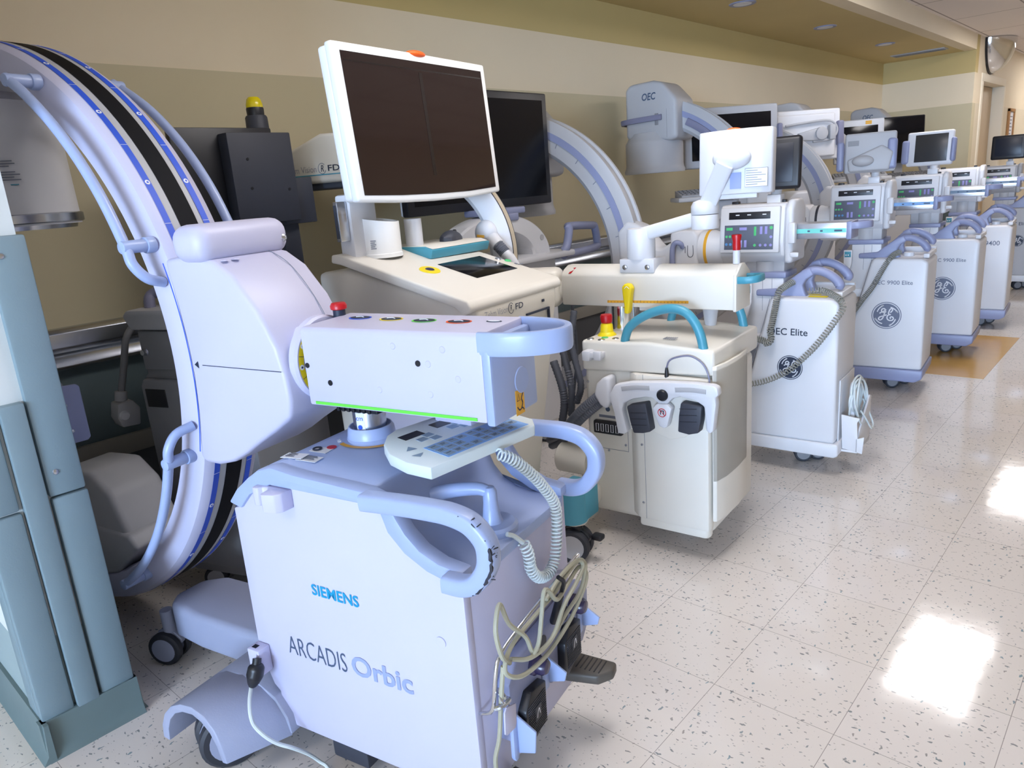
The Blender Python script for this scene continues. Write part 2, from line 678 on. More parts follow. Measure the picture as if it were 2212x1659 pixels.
def ceiling_mat():
    m = bpy.data.materials.new('ceiling_panels')
    m.use_nodes = True
    nt = m.node_tree
    N, L = nt.nodes, nt.links
    b = N['Principled BSDF']
    b.inputs['Roughness'].default_value = 0.8
    geo = N.new('ShaderNodeNewGeometry')
    sep = N.new('ShaderNodeSeparateXYZ')
    L.new(geo.outputs['Position'], sep.inputs[0])
    outs = []
    for k, (size, off) in enumerate(((0.61, 0.85), (1.22, 3.66 + 1.22 * 8))):
        a = N.new('ShaderNodeMath'); a.operation = 'ADD'; a.inputs[1].default_value = off + (0 if k else 0.61 * 9) + size / 2
        L.new(sep.outputs[k], a.inputs[0])
        if k:
            a.inputs[1].default_value = -3.66 + 1.22 * 12 + size / 2
        d = N.new('ShaderNodeMath'); d.operation = 'DIVIDE'; d.inputs[1].default_value = size
        L.new(a.outputs[0], d.inputs[0])
        f = N.new('ShaderNodeMath'); f.operation = 'FRACT'
        L.new(d.outputs[0], f.inputs[0])
        s_ = N.new('ShaderNodeMath'); s_.operation = 'SUBTRACT'; s_.inputs[1].default_value = 0.5
        L.new(f.outputs[0], s_.inputs[0])
        ab = N.new('ShaderNodeMath'); ab.operation = 'ABSOLUTE'
        L.new(s_.outputs[0], ab.inputs[0])
        lt = N.new('ShaderNodeMath'); lt.operation = 'LESS_THAN'; lt.inputs[1].default_value = 0.007 / size
        L.new(ab.outputs[0], lt.inputs[0])
        outs.append(lt.outputs[0])
    mx_ = N.new('ShaderNodeMath'); mx_.operation = 'MAXIMUM'
    L.new(outs[0], mx_.inputs[0]); L.new(outs[1], mx_.inputs[1])
    mx = N.new('ShaderNodeMix'); mx.data_type = 'RGBA'
    mx.inputs[6].default_value = lin((236, 226, 220)); mx.inputs[7].default_value = lin((160, 148, 142))
    L.new(mx_.outputs[0], mx.inputs[0])
    L.new(mx.outputs[2], b.inputs['Base Color'])
    return m


CREAM = (228, 214, 188)
OLIVE = (196, 176, 122)
BAND = (200, 189, 158)
TEALW = (128, 150, 158)
wall_m = zone_mat('banded_wall_paint', [(0, (88, 90, 94)), (0.42, (96, 110, 114)), (0.80, BAND), (1.83, CREAM), (2.167, OLIVE)])
cream_m = zone_mat('cream_wall_paint', [(0, (218, 206, 182)), (1.83, CREAM)])
wing_m = zone_mat('wing_wall_paint', [(0, (150, 166, 168)), (0.3, (214, 218, 216))])
soffit_m = zone_mat('soffit_paint', [(0, (200, 180, 128))])
trimw_m = zone_mat('door_casing_paint', [(0, (232, 222, 202))])
teal_m = mat('teal_corner_guard', (124, 144, 152), 0.5, var=0.05, scale=9, bump=0.15)
base_m = mat('teal_rubber_base', (104, 122, 124), 0.45, var=0.08, scale=12)
M['orange_tile'] = mat('ochre_floor_tile', (204, 162, 94), 0.18, var=0.06, scale=14)


def sbox(name, b, m, bev=0.0):
    p = P()
    p.box(*b, bev=bev)
    return struct(p.make(name, m))


sbox('floor', (-2.7, 7.7, -14.2, 14.2, -0.1, 0.0), floor_mat())
sbox('ceiling', (-1.5, 7.7, -14.2, 14.2, 2.565, 2.65), ceiling_mat())
sbox('ceiling_alcove', (-2.6, -1.62, -14.1, 8.65, 2.405, 2.5), soffit_m)
sbox('wall_left', (-2.6, -2.47, -14.1, 8.65, 0, 2.405), wall_m)
sbox('trim_1', (-1.62, -1.5, -14.1, 8.65, 2.405, 2.66), cream_m)            # header over the alcove opening
sbox('wall_far', (-2.6, -1.5, 8.65, 8.8, 0, 2.66), wall_m)
p = P()
p.box(-1.62, -1.5, 8.8, 9.10, 0, 2.6, 0)
p.box(-1.62, -1.5, 10.42, 14.1, 0, 2.6, 0)
p.box(-1.62, -1.5, 9.10, 10.42, 2.10, 2.6, 0)
struct(p.make('wall_corridor', cream_m))
sbox('wall_right', (2.05, 2.2, -2.0, 14.1, 0, 2.6), cream_m)
sbox('wall_added_lobby', (7.55, 7.7, -14.1, -2.0, 0, 2.6), cream_m)  # unseen lobby, added to give the window light a clear path down the row
sbox('wall_added_lobby_return', (2.05, 7.7, -2.0, -1.85, 0, 2.6), cream_m)
sbox('wall_end', (-1.62, 2.2, 14.05, 14.2, 0, 2.6), cream_m)
p = P()
p.box(-2.6, 1.7, -14.15, -14.0, 0, 2.6, 0)
p.box(6.7, 7.7, -14.15, -14.0, 0, 2.6, 0)
p.box(1.7, 6.7, -14.15, -14.0, 0, 0.35, 0)
p.box(1.7, 6.7, -14.15, -14.0, 2.5, 2.6, 0)
struct(p.make('wall_near', cream_m))
p = P()
for x in (1.7, 2.7, 3.7, 4.7, 5.7, 6.67):
    p.box(x, x + 0.03, -14.1, -14.04, 0.35, 2.5, 0.003)
for z in (0.35, 2.47):
    p.box(1.7, 6.7, -14.1, -14.04, z, z + 0.03, 0.003)
struct(p.make('window_1', 'alu'))  # unseen window, placed and sized to spread its cool light evenly
# wing wall with its teal corner guards
sbox('wall_wing', (-2.48, -1.512, -1.216, -1.016, 0, 2.405), wing_m)
p = P()
p.box(-1.53, -1.494, -1.085, -1.003, 0.66, 1.284, 0.006)
p.box(-1.60, -1.53, -1.016, -1.003, 0.66, 1.284, 0.004)
p.box(-1.53, -1.492, -1.083, -1.001, 0.10, 0.656, 0.006)
p.box(-1.60, -1.53, -1.016, -1.001, 0.10, 0.656, 0.004)
g = struct(p.make('trim_2', teal_m))
for z in (0.72, 1.24):
    q = P()
    q.lathe([(0.001, 0.003), (0.006, 0.002), (0.0075, 0)], (-1.494, -1.06, z), 'x', 16)
    q.make('screw', 'steel', g)
p = P()
p.box(-1.53, -1.494, -1.222, -1.148, 0.10, 0.645, 0.006)
p.box(-1.53, -1.496, -1.220, -1.15, 0.65, 0.905, 0.006)
p.box(-1.60, -1.53, -1.222, -1.212, 0.10, 0.905, 0.003)
struct(p.make('trim_3', teal_m))
p = P()
p.box(-1.53, -1.486, -1.142, -1.09, 0.10, 0.905, 0.004)
struct(p.make('trim_4', teal_m))
p = P()
p.prism([(-1.512, 0.0), (-1.470, 0.0), (-1.478, 0.008), (-1.486, 0.03), (-1.488, 0.105), (-1.512, 0.105)], 'y', -1.232, -0.997, 0)
p.prism([(-0.999, 0), (-0.985, 0), (-0.994, 0.02), (-0.997, 0.105), (-1.016, 0.105), (-1.016, 0)], 'x', -2.47, -1.49, 0)
p.prism([(-1.246, 0), (-1.216, 0), (-1.216, 0.105), (-1.226, 0.105), (-1.232, 0.02)], 'x', -2.47, -1.472, 0)
struct(p.make('baseboard_wing', base_m))
# bumper plate on the alcove side of the wing wall
t = thing('bumper_plate', (-1.62, -0.985, 0), 0, 'pale metal wall bumper plate with two screws beside the teal pillar', 'bumper')
p = P()
p.prism([(-.03, .742), (.046, .742), (.054, .750), (.054, .888), (.046, .896), (-.03, .900)], 'x', -.006, .0, 0.004, 3)
p.make('plate', 'violet', t)
p = P()
p.prism([(-.03, .75), (.02, .75), (.02, .905), (-.03, .915)], 'x', -.10, -.006, 0.006)
p.make('bumper_block', 'gdark', t)
for y, z in ((.012, .845), (.014, .775)):
    q = P()
    q.lathe([(.001, 0.003), (0.004, 0.002), (0.0055, 0)], (.0, y, z), 'x', 16)
    q.make('screw', 'steel', t)
# stainless bumper rail and ledge on the left wall
p = P()
p.prism([(-2.47, 0.855), (-2.44, 0.855), (-2.425, 0.875), (-2.425, 0.925), (-2.44, 0.942), (-2.47, 0.942)], 'y', -1.0, 8.6, 0.003)
p.prism([(-2.47, 0.795), (-2.43, 0.795), (-2.415, 0.81), (-2.43, 0.838), (-2.45, 0.855), (-2.47, 0.855)], 'y', -1.0, 8.6, 0.002)
struct(p.make('trim_5', 'steel'))
sbox('trim_6', (-2.47, -2.445, -1.0, 8.6, 0.425, 0.50), mat('ledge_paint', (150, 146, 138), 0.6), 0.006)
sbox('baseboard_left', (-2.47, -2.455, -1.0, 8.6, 0.0, 0.10), base_m, 0.003)
sbox('baseboard_corridor', (-1.5, -1.488, 8.66, 9.03, 0, 0.1), base_m, 0.003)
# ochre strip of floor tiles
sbox('trim_7', (-2 * 0.6096, -0.3048, 3.387, 4.62, -0.01, 0.0012), 'orange_tile')

# door beyond the alcove
p = P()
p.box(-1.64, -1.488, 9.02, 9.11, 0, 2.09, 0.002)
p.box(-1.64, -1.488, 10.40, 10.49, 0, 2.09, 0.002)
p.box(-1.64, -1.488, 9.02, 10.49, 2.09, 2.18, 0.004)
fr = struct(p.make('door_1', trimw_m))
p = P()
p.box(-2.3, -2.26, 9.0, 10.6, 0, 2.2, 0)
p.box(-2.3, -1.62, 10.6, 10.64, 0, 2.2, 0)
p.box(-2.3, -1.62, 8.86, 8.9, 0, 2.2, 0)
p.box(-2.3, -1.62, 8.9, 10.64, 2.2, 2.24, 0)
struct(p.make('wall_doorway', zone_mat('room_behind_door', [(0, (196, 176, 148))])))
p = P()
p.box(-1.66, -1.62, 9.115, 10.39, 0.01, 2.085, 0.003)
lf = p.make('door_leaf', mat('beige_door_leaf', (206, 184, 152), 0.5, var=0.05), fr)
p = P()
p.box(-1.62, -1.60, 9.115, 9.17, 0.01, 2.085, 0.003)
p.make('door_edge', 'wood', fr)

# framed notice on the wall past the door
t = thing('notice_frame', (-1.5, 11.05, 0), 0, 'oak framed notice on the cream corridor wall past the door', 'picture frame')
p = P()
for b in ((0, 0.03, -.2, -.16, 1.36, 1.83), (0, 0.03, .16, .2, 1.36, 1.83), (0, 0.03, -.2, .2, 1.36, 1.40), (0, 0.03, -.2, .2, 1.79, 1.83)):
    p.box(*b, bev=0.004)
p.make('frame', 'wood', t)
p = P()
p.box(0.002, 0.012, -.165, .165, 1.395, 1.795, 0)
p.make('paper', 'label', t)
p = P()
for k in range(7):
    p.quad((0.0125, -.12, 1.72 - k * .045), (0, 0.24 - 0.03 * (k % 3), 0), (0, 0, 0.014), 0.0005)
p.make('printed_lines', 'greyink', t)

# ceiling lights
em_m = mat('troffer_diffuser', (250, 246, 240), 0.5, var=0, emit=(1.0, 0.96, 0.955), estr=14.5)
for i, (x, y) in enumerate(TROFFERS):
    lb = {2: 'lit ceiling panel light mirrored in the floor nearest the camera', 3: 'lit ceiling panel light mirrored in the floor beyond the ochre tiles'}.get(i)
    t = thing('ceiling_light', (x, y, 2.565), 0, lb or 'recessed rectangular ceiling panel light over the corridor outside the picture', 'ceiling light', 'corridor ceiling panel lights')
    p = P()
    for b in ((-.30, -.275, -.61, .61), (.275, .30, -.61, .61), (-.30, .30, -.61, -.585), (-.30, .30, .585, .61)):
        p.box(b[0], b[1], b[2], b[3], -.012, 0.0, 0.002)
    p.make('frame', 'gwhite', t)
    p = P()
    p.box(-.277, .277, -.587, .587, -.008, -.001, 0)
    p.make('diffuser', em_m, t)
for i, y in enumerate((3.72, 5.29, 6.95)):
    t = thing('recessed_light', (-1.975, y, 2.405), 0, ('nearest', 'middle', 'farthest')[i] + ' of the three unlit round recessed lights in the alcove ceiling', 'ceiling light', 'recessed lights in the alcove ceiling')
    p = P()
    p.lathe([(0.06, -0.004), (0.088, -0.006), (0.092, 0.0)], n=32)
    p.make('trim_ring', 'violet', t)
    p = P()
    p.lathe([(0.002, -0.0045), (0.062, -0.0055), (0.062, 0.0)], n=32)
    p.make('lens', 'label', t)
t = thing('ceiling_vent', (-1.94, 8.05, 2.405), 0, 'long slotted air vent in the alcove ceiling near the far wall', 'vent')
p = P()
p.box(-.27, .27, -.09, .09, -.008, 0, 0.002)
p.make('frame', 'ggrey', t)
p = P()
for k in range(5):
    p.box(-.25, .25, -.066 + k * .03, -.056 + k * .03, -.014, -.006, 0.001)
p.make('slats', 'gdark', t)
# convex mirror high on the corridor wall
t = thing('convex_mirror', (-1.498, 9.42, 2.56), 0, 'half dome convex safety mirror with black rim under the corridor ceiling', 'mirror')
p = P()
vs, fs = [], []
n, k = 28, 14
rx, rz, dp = 0.36, 0.37, 0.24
for j in range(k + 1):
    for i in range(n + 1):
        a = math.pi * i / n
        q = math.pi / 2 * j / k
        vs.append((0.012 + dp * math.sin(q) * 1.0, rx * math.cos(a) * math.cos(q), -rz * math.sin(a) * math.cos(q)))
for j in range(k):
    for i in range(n):
        a = j * (n + 1) + i
        fs.append((a, a + 1, a + n + 2, a + n + 1))
p.raw(vs, fs)
p.make('dome', 'chrome', t)
p = P()
p.tube([(0.012, rx * math.cos(math.pi * i / 20), -rz * math.sin(math.pi * i / 20)) for i in range(21)], 0.012, 8, sm=2)
p.make('rim', 'black', t)

# ------------------------------------------------------------------ white and blue mobile x-ray C-arm in the foreground
OX, OY, OYAW = -0.662, -0.766, 12
OR = thing('mobile_xray_machine', (OX, OY, 0), OYAW, 'white and pale blue mobile x-ray machine with large blue striped C arm, nearest the camera', 'x-ray machine')
YV = (0, -1, 0)
XU, ZU, YU = Vector((1, 0, 0)), Vector((0, 0, 1)), Vector((0, 1, 0))
# body
p = P()
p.prism([(-.345, .10), (.225, .10), (.225, .60), (.12, .60), (.04, .63), (.0, .70), (-.248, .72), (-.318, .69), (-.359, .655), (-.388, .655), (-.393, .29), (-.362, .20), (-.345, .185)], 'y', .02, .43, 0.004)
p.prism([(-.345, .10), (.225, .10), (.225, .604), (.191, .605), (.15, .616), (.10, .643), (.066, .680), (.050, .732), (-.248, .735), (-.318, .702), (-.359, .664), (-.388, .655), (-.393, .29), (-.362, .20), (-.345, .185)], 'y', 0, .024, 0.004)
body = p.make('cart_body', 'white', OR)
for a_ in (-.30, -.20):
    p = P()
    p.box(a_, a_ + .018, .02, .03, .085, .102, 0.002)
    p.make('bracket', 'white', OR)
p = P()
p.box(-.23, -.12, .03, .12, .02, .10, 0.006)
p.make('stabiliser_foot', 'slate', OR)
text(body, 'SIEMENS', (-.178, -.0005, .486), XU, ZU, width=.134, height=.026, m='cyan', bold=0.02)
text(body, 'ARCADIS', (-.285, -.0005, .309), XU, ZU, width=.178, height=.047, m='ink2', bold=-0.012)
text(body, 'Orbic', (-.092, -.0005, .313), XU, ZU, width=.166, height=.047, m='paleink', bold=0.022)
p = P()
p.disc((.16, -.0002, .46), YV, .012, .002)
p.make('screw_cover', 'orb_arm', body)
# cover
fl_top = [(-.392, .671), (-.36, .706), (-.318, .738), (-.28, .762), (-.237, .774), (-.172, .766), (.022, .757), (.075, .740), (.09, .712), (.108, .684), (.138, .655), (.18, .636), (.215, .631), (.232, .628)]
fl_bot = [(.232, .604), (.191, .602), (.15, .613), (.10, .641), (.064, .679), (.048, .729), (-.248, .732), (-.318, .699), (-.355, .661)]
p = P()
p.prism(fl_top + fl_bot, 'y', -.008, .030, 0.006)
p.prism(fl_top + fl_bot, 'y', .404, .440, 0.006)
p.prism([(-.392, .671), (-.36, .706), (-.318, .738), (-.28, .762), (-.237, .774), (-.172, .766), (.022, .757), (.034, .715), (.055, .665), (.08, .635), (.115, .617), (.15, .61), (.233, .608), (.233, .583), (-.2, .70), (-.318, .699), (-.355, .661)], 'y', .026, .408, 0.004)
cov = p.make('top_cover', 'blue', OR)
# stickers on the cover
n_ = Vector((-.10, 0, .765))
sl = Vector((.194, 0, -.009)).normalized()


def on_top(x):
    return .766 + (x + .172) * (-.009 / .194) + .0012


for (x, y, w, h) in ((-.262, .045, .055, .03), (-.222, .05, .05, .03), (-.232, .10, .042, .03)):
    p = P()
    p.quad((x, y, on_top(x) + (.003 if x < -.2 else .001)), (w, .008, -.0035 if x > -.237 else .0005), (-.004, h, 0), .0008)
    p.make('paper_label', 'label', cov)
p = P()
for (x, y) in ((-.256, .054), (-.216, .058)):
    for k in range(4):
        p.quad((x, y + k * .0055, on_top(x) + .0052), (.036 - .006 * (k % 2), .005, -.0018), (-.0003, .0024, 0), .0003)
p.tube([(-.222 + .009 * math.cos(a * math.pi / 6), .117 + .009 * math.sin(a * math.pi / 6), on_top(-.222) + .005) for a in range(12)], .0022, 6, True, sm=1)
p.make('label_print', 'ink', cov)
p = P()
p.disc((-.203, .142, on_top(-.203) + .0022), (.045, 0, 1), .011, .001)
p.make('red_dot', 'red', cov)
# handles at both sides
hp = [(.03, .747), (.11, .752), (.19, .754), (.234, .752), (.273, .741), (.298, .716), (.304, .69), (.298, .66), (.275, .628), (.245, .614), (.205, .613)]
for y, nm in ((-.020, 'push_handle'), (.448, 'push_handle')):
    p = P()
    p.tube([(a, y, b) for a, b in hp], 0, 14, flat=(.019, .0175, (0, 1, 0)))
    h = p.make(nm, 'handle', OR)
    if y < 0:
        rnd = random.Random(4)
        p = P()
        q = cr([(a, y, b) for a, b in hp], 6)
        N = len(q)
        path = []
        for i in range(N):
            f = i / N
            if .34 < f < .86:
                t = (q[min(i + 1, N - 1)] - q[i - 1]).normalized()
                o = Vector((t.z, 0, -t.x))
                o = -o if (q[i] - Vector((.22, y, .69))).dot(o) < 0 else o
                path.append(q[i] + o * (.0135 + rnd.uniform(-.0015, .001)) + Vector((0, -.0163 + rnd.uniform(0, .003), 0)))
        p.tube(path, [.0008 + .0012 * rnd.random() + (.0020 if .35 < i / len(path) < .85 else 0) for i in range(len(path))], 5, sm=1)
        for k in range(16):
            a = path[rnd.randrange(2, len(path) - 1)]
            p.tube([a, a + Vector((rnd.uniform(.002, .008), rnd.uniform(.004, .02), rnd.uniform(-.008, .006)))], rnd.uniform(.0006, .0013), 5, sm=1)
        lab(p.make('worn_mark', 'weldmark', h), 'black scuff marks along the worn edge')
# brake lever in the tray
p = P()
p.lathe([(.001, .626), (.048, .626), (.055, .62), (.055, .606), (.0, .606)], (.168, .205, 0))
p.make('brake_base', 'handle', OR)
p = P()
p.lathe([(.024, .625), (.019, .64), (.0155, .67), (.015, .695), (.01, .704), (.001, .706)], (.168, .205, 0))
p.tube([(.168, .205, .692), (.14, .20, .698), (.08, .185, .690), (.02, .165, .672)], [.013, .0145, .016, .017], 12)
p.make('brake_lever', 'handle', OR)
# lift column
CX, CY = -.172, .243
p = P()
p.lathe([(.04, .758), (.068, .758), (.066, .764), (.056, .772), (.054, .790), (.050, .797), (.047, .797), (.046, .788), (.040, .788)], (CX, CY, 0))
p.make('column_collar', 'handle', OR)
p = P()
p.cyl((CX, CY, .76), (CX, CY, .88), .038, n=40)
col = p.make('lift_column', 'steel', OR)
p = P()
a0, a1 = R(-100), R(-66)
p.raw([(CX + .0386 * math.cos(a0 + (a1 - a0) * i / 6), CY + .0386 * math.sin(a0 + (a1 - a0) * i / 6), z) for i in range(7) for z in (.79, .835)], [(2 * i, 2 * i + 2, 2 * i + 3, 2 * i + 1) for i in range(6)])
st = p.make('scale_sticker', 'label', col)
am = R(-84)
text(st, 'cm', (CX + .039 * math.cos(R(-98)), CY + .039 * math.sin(R(-98)), .817), (-math.sin(am), math.cos(am), 0), ZU, width=.018, m='lblue', th=.001)
p = P()
p.disc((CX + .0392 * math.cos(am), CY + .0392 * math.sin(am), .801), (math.cos(am), math.sin(am), 0), .0055, .001)
p.make('scale_mark', 'lblue', st)
p = P()
vs = []
for i in range(25):
    a = R(-150 + 130 * i / 24)
    for r in (.071, .083):
        x = CX + r * math.cos(a)
        vs.append((x, CY + r * math.sin(a), on_top(x) + .0012))
p.raw(vs, [(2 * i, 2 * i + 1, 2 * i + 3, 2 * i + 2) for i in range(24)])
sc = p.make('angle_scale', 'amber', cov)
p = P()
for k in range(3):
    a = R(-140 + 9 * k)
    x = CX + .077 * math.cos(a)
    p.tube([(x + .004 * math.cos(q * math.pi / 5), CY + .077 * math.sin(a) + .004 * math.sin(q * math.pi / 5), on_top(x) + .002) for q in range(10)], .0011, 5, True, sm=1)
p.make('scale_print', 'label', sc)
# horizontal arm
p = P()
p.prism([(.150, .864), (.150, 1.034), (.156, 1.042), (.318, 1.044), (.326, 1.034), (.326, .864)], 'x', -.258, .214, 0.007)
arm = p.make('support_arm', 'orb_arm', OR)
p = P()
p.quad((-.238, .1495, .868), (.430, 0, 0), (0, 0, .0065), .0012)
p.make('green_stripe', 'green', arm)
for x, z, r in ((.061, .977, .0065), (-.186, .920, .0065), (-.248, .956, .006)):
    p = P()
    p.disc((x, .1497, z), YV, r, .001)
    p.make('screw_hole', 'black', arm)
for x, z in ((.001, 1.01), (.124, 1.008), (.086, .977), (.155, .95), (-.048, .914), (.084, .914)):
    p = P()
    p.lathe([(.001, -.0012), (.006, -.001), (.0075, 0.0004)], (x, .1497, z), 'y', 16)
    p.make('screw_plug', 'white', arm)
cols = ['lblue', 'yellow', 'green', 'orange']
for (x, y), c in zip(((-.178, .262), (-.084, .257), (.010, .251), (.100, .250)), cols):
    p = P()
    p.disc((x, y, 1.0436), (0, 0, 1), .030, .0008, ry=.019, up=(1, 0, 0))
    s_ = p.make('position_sticker', c, arm)
    p = P()
    p.disc((x + .002, y - .002, 1.0446), (0, 0, 1), .026, .0006, ry=.0155, up=(1, 0, 0))
    q = p.make('sticker_face', 'ink', s_)
    p = P()
    p.tube([(x - .012, y, 1.0455), (x, y + .005, 1.0455), (x + .012, y - .002, 1.0455)], .0012, 5)
    p.make('sticker_print', 'label', q)
p = P()
p.disc((.178, .262, 1.0436), (0, 0, 1), .018, .0008, ry=.008, up=(1, 0, 0))
q = p.make('position_sticker', 'ink', arm)
p = P()
p.disc((.178, .262, 1.0445), (0, 0, 1), .014, .0006, ry=.0045, up=(1, 0, 0))
p.make('sticker_face', 'label', q)
p = P()
p.lathe([(.001, 1.074), (.016, 1.073), (.0195, 1.067), (.019, 1.059), (.013, 1.056)], (-.262, .285, 0))
es = p.make('emergency_stop', 'red', OR)
p = P()
p.cyl((-.262, .285, 1.02), (-.262, .285, 1.057), .0145)
p.make('stop_button_base', 'ink', es)
# blue end cap with loop grip
p = P()
p.prism([(.150, .858), (.150, 1.020), (.160, 1.030), (.316, 1.030), (.327, 1.020), (.327, .858)], 'x', .212, .232, 0.006)
ec = p.make('arm_end_cap', 'handle', OR)
p = P()
p.tube([(.205, .158, 1.021), (.25, .160, 1.021), (.300, .176, 1.021), (.338, .206, 1.021), (.350, .238, 1.021), (.338, .272, 1.021), (.300, .302, 1.021), (.25, .316, 1.021), (.205, .320, 1.021)], 0, 14, flat=(.0235, .0085, (0, 0, 1)))
p.make('loop_grip', 'handle', ec)
p = P()
p.lathe([(.001, .0015), (.0265, .0015), (.028, .0)], (.232, .262, .925), 'x', 32)
p.make('round_cover', 'blue', ec)
p = P()
p.quad((.2322, .232, .856), (0, .034, 0), (0, 0, .052), .0008)
ws = p.make('warning_label', 'amber', ec)
p = P()
ribbon(p, [(.004, .030), (.010, .044), (.016, .030), (.004, .030)], .0016, (.2331, .232, .856), YU, ZU, .0003, sm=1)
ribbon(p, [(.020, .012), (.026, .022), (.022, .032), (.030, .044)], .0035, (.2331, .232, .856), YU, ZU, .0003)
ribbon(p, [(.004, .018), (.012, .010), (.024, .012), (.030, .006)], .003, (.2331, .232, .856), YU, ZU, .0003)
p.make('label_print', 'ink', ws)
p = P()
p.box(-.21, -.09, .18, .30, .845, .868, 0.004)
for k in range(7):
    p.box(-.205 + k * .015, -.198 + k * .015, .176, .18, .846, .866, 0.001)
p.make('rotation_lock', 'black', OR)
# rotation disc with the yellow scale
AY, AZ = .238, .953
p = P()
p.lathe([(.001, .0), (.094, .0), (.099, -.006), (.099, -.022), (.08, -.03)], (-.272, AY, AZ), 'x', 48)
dsk = p.make('rotation_disc', 'orb_arm', OR)
p = P()
vs = []
for i in range(33):
    a = R(140 + 90 * i / 32)
    for r in (.076, .091):
        vs.append((-.2712, AY + r * math.cos(a), AZ + r * math.sin(a)))
p.raw(vs, [(2 * i, 2 * i + 1, 2 * i + 3, 2 * i + 2) for i in range(32)])
ys = p.make('yellow_scale', 'yellow', dsk)
p = P()
for k, d in enumerate((150, 183, 216)):
    a = R(d)
    p.disc((-.2710, AY + .0835 * math.cos(a), AZ + .0835 * math.sin(a)), (1, 0, 0), .006, .0006, 18)
p.make('scale_marks', 'label', ys)
p = P()
for d in (166, 200, 216, 150, 183):
    a = R(d)
    if d in (166, 200):
        p.quad((-.2707, AY + .076 * math.cos(a), AZ + .076 * math.sin(a)), (0, .015 * math.cos(a), .015 * math.sin(a)), (0, -.001 * math.sin(a), .001 * math.cos(a)), .0003)
    else:
        p.disc((-.2703, AY + .0835 * math.cos(a), AZ + .0835 * math.sin(a)), (1, 0, 0), .0026, .0003, 10)
p.make('scale_print', 'ink', ys)
# C-arm carriage
RCX, RCZ = -1.47, .954
p = P()
car = [(-.640, 1.200), (-.625, 1.09), (-.616, .99), (-.616, .92), (-.626, .82), (-.648, .705), (-.632, .686), (-.58, .686), (-.525, .700), (-.47, .728), (-.416, .762), (-.355, .797), (-.298, .834), (-.288, .875), (-.291, .928), (-.306, 1.000), (-.35, 1.085), (-.411, 1.158), (-.47, 1.193), (-.549, 1.208)]
p.prism(car, 'y', .120, .352, 0.012, 3, 25)
ca = p.make('arm_carriage', 'orb_arm', OR)
p = P()
p.prism([(.165, .90), (.165, 1.0), (.20, 1.03), (.28, 1.03), (.315, 1.0), (.315, .90), (.28, .87), (.20, .87)], 'x', -.33, -.285, 0.006)
p.make('carriage_neck', 'orb_arm', OR)
p = P()
ribbon(p, [(RCX + .862 * math.cos(R(a)), RCZ + .862 * math.sin(R(a))) for a in range(-16, 17, 4)], .004, (0, .1193, 0), XU, ZU, .0008)
p.make('blue_edge_line', 'lblue', ca)
p = P()
p.quad((-.568, .1193, .9455), (.268, 0, -.001), (0, 0, .0016), .0006)
p.raw([(-.597, .1188, .9465), (-.583, .1188, .9555), (-.583, .1188, .9375)], [(0, 1, 2)])
p.make('index_arrow', 'ink', ca)
p = P()
p.tube([(a, .30, b + .0006) for a, b in ((-.52, 1.204), (-.47, 1.193), (-.411, 1.158), (-.35, 1.085), (-.306, 1.0), (-.291, .928))], .0010, 5)
p.make('shell_seam', 'greyink', ca)
p = P()
p.box(-.585, -.470, .098, .372, 1.188, 1.276, 0.036, 5)
cap = p.make('belt_housing', 'orb_arm', OR)
p = P()
p.lathe([(.001, .004), (.006, .003), (.009, 0)], (-.4705, .345, 1.225), 'x', 16)
p.make('screw', 'steel', cap)
for y in (.15, .18):
    p = P()
    p.lathe([(.001, .003), (.008, .002), (.010, 0)], (-.46, y, 1.19), 'z', 16)
    p.make('screw_cap', 'white', ca)
# the C itself
A0, A1 = -103, 103
p = P()
p.band(RCX, RCZ, [(.853, .165), (.853, .305), (.843, .322), (.806, .337), (.766, .333), (.758, .31), (.758, .165), (.766, .139), (.806, .134), (.843, .148)], A0, A1, 96)
c_ = p.make('c_arc', 'orb_arm', OR, sharp=32)
for y0, y1, r, m_, nm in ((.211, .263, .8546, 'deep_black', 'belt_slot'), (.190, .211, .8540, 'ggrey', 'slot_edge'), (.263, .278, .8540, 'ggrey', 'slot_edge'), (.172, .190, .8544, 'lblue', 'blue_scale_band'), (.280, .298, .8544, 'lblue', 'blue_scale_band')):
    p = P()
    vs = []
    for i in range(97):
        a = R(A0 + (A1 - A0) * i / 96)
        for y in (y0, y1):
            vs.append((RCX + r * math.cos(a), y, RCZ + r * math.sin(a)))
    p.raw(vs, [(2 * i, 2 * i + 1, 2 * i + 3, 2 * i + 2) for i in range(96)])
    b_ = p.make(nm, m_, c_)
    if 'blue' in nm:
        p = P()
        for d in range(-90, 95, 15):
            a = R(d)
            nrm = Vector((math.cos(a), 0, math.sin(a)))
            if d % 15 == 0:
                p.disc(Vector((RCX, (y0 + y1) / 2, RCZ)) + nrm * .8547, nrm, .0065, .0006, 16)
            a = R(d + 7.5)
            tn = Vector((-math.sin(a), 0, math.cos(a)))
            p.quad(Vector((RCX, y0, RCZ)) + Vector((math.cos(a), 0, math.sin(a))) * .8548, tn * .001, (0, y1 - y0, 0), .0004)
        p.m = 1
        for d in range(-90, 95, 15):
            a = R(d)
            nrm = Vector((math.cos(a), 0, math.sin(a)))
            p.disc(Vector((RCX, (y0 + y1) / 2, RCZ)) + nrm * .8554, nrm, .0028, .0004, 10)
        p.make('scale_marks', ['label', 'lblue'], c_)


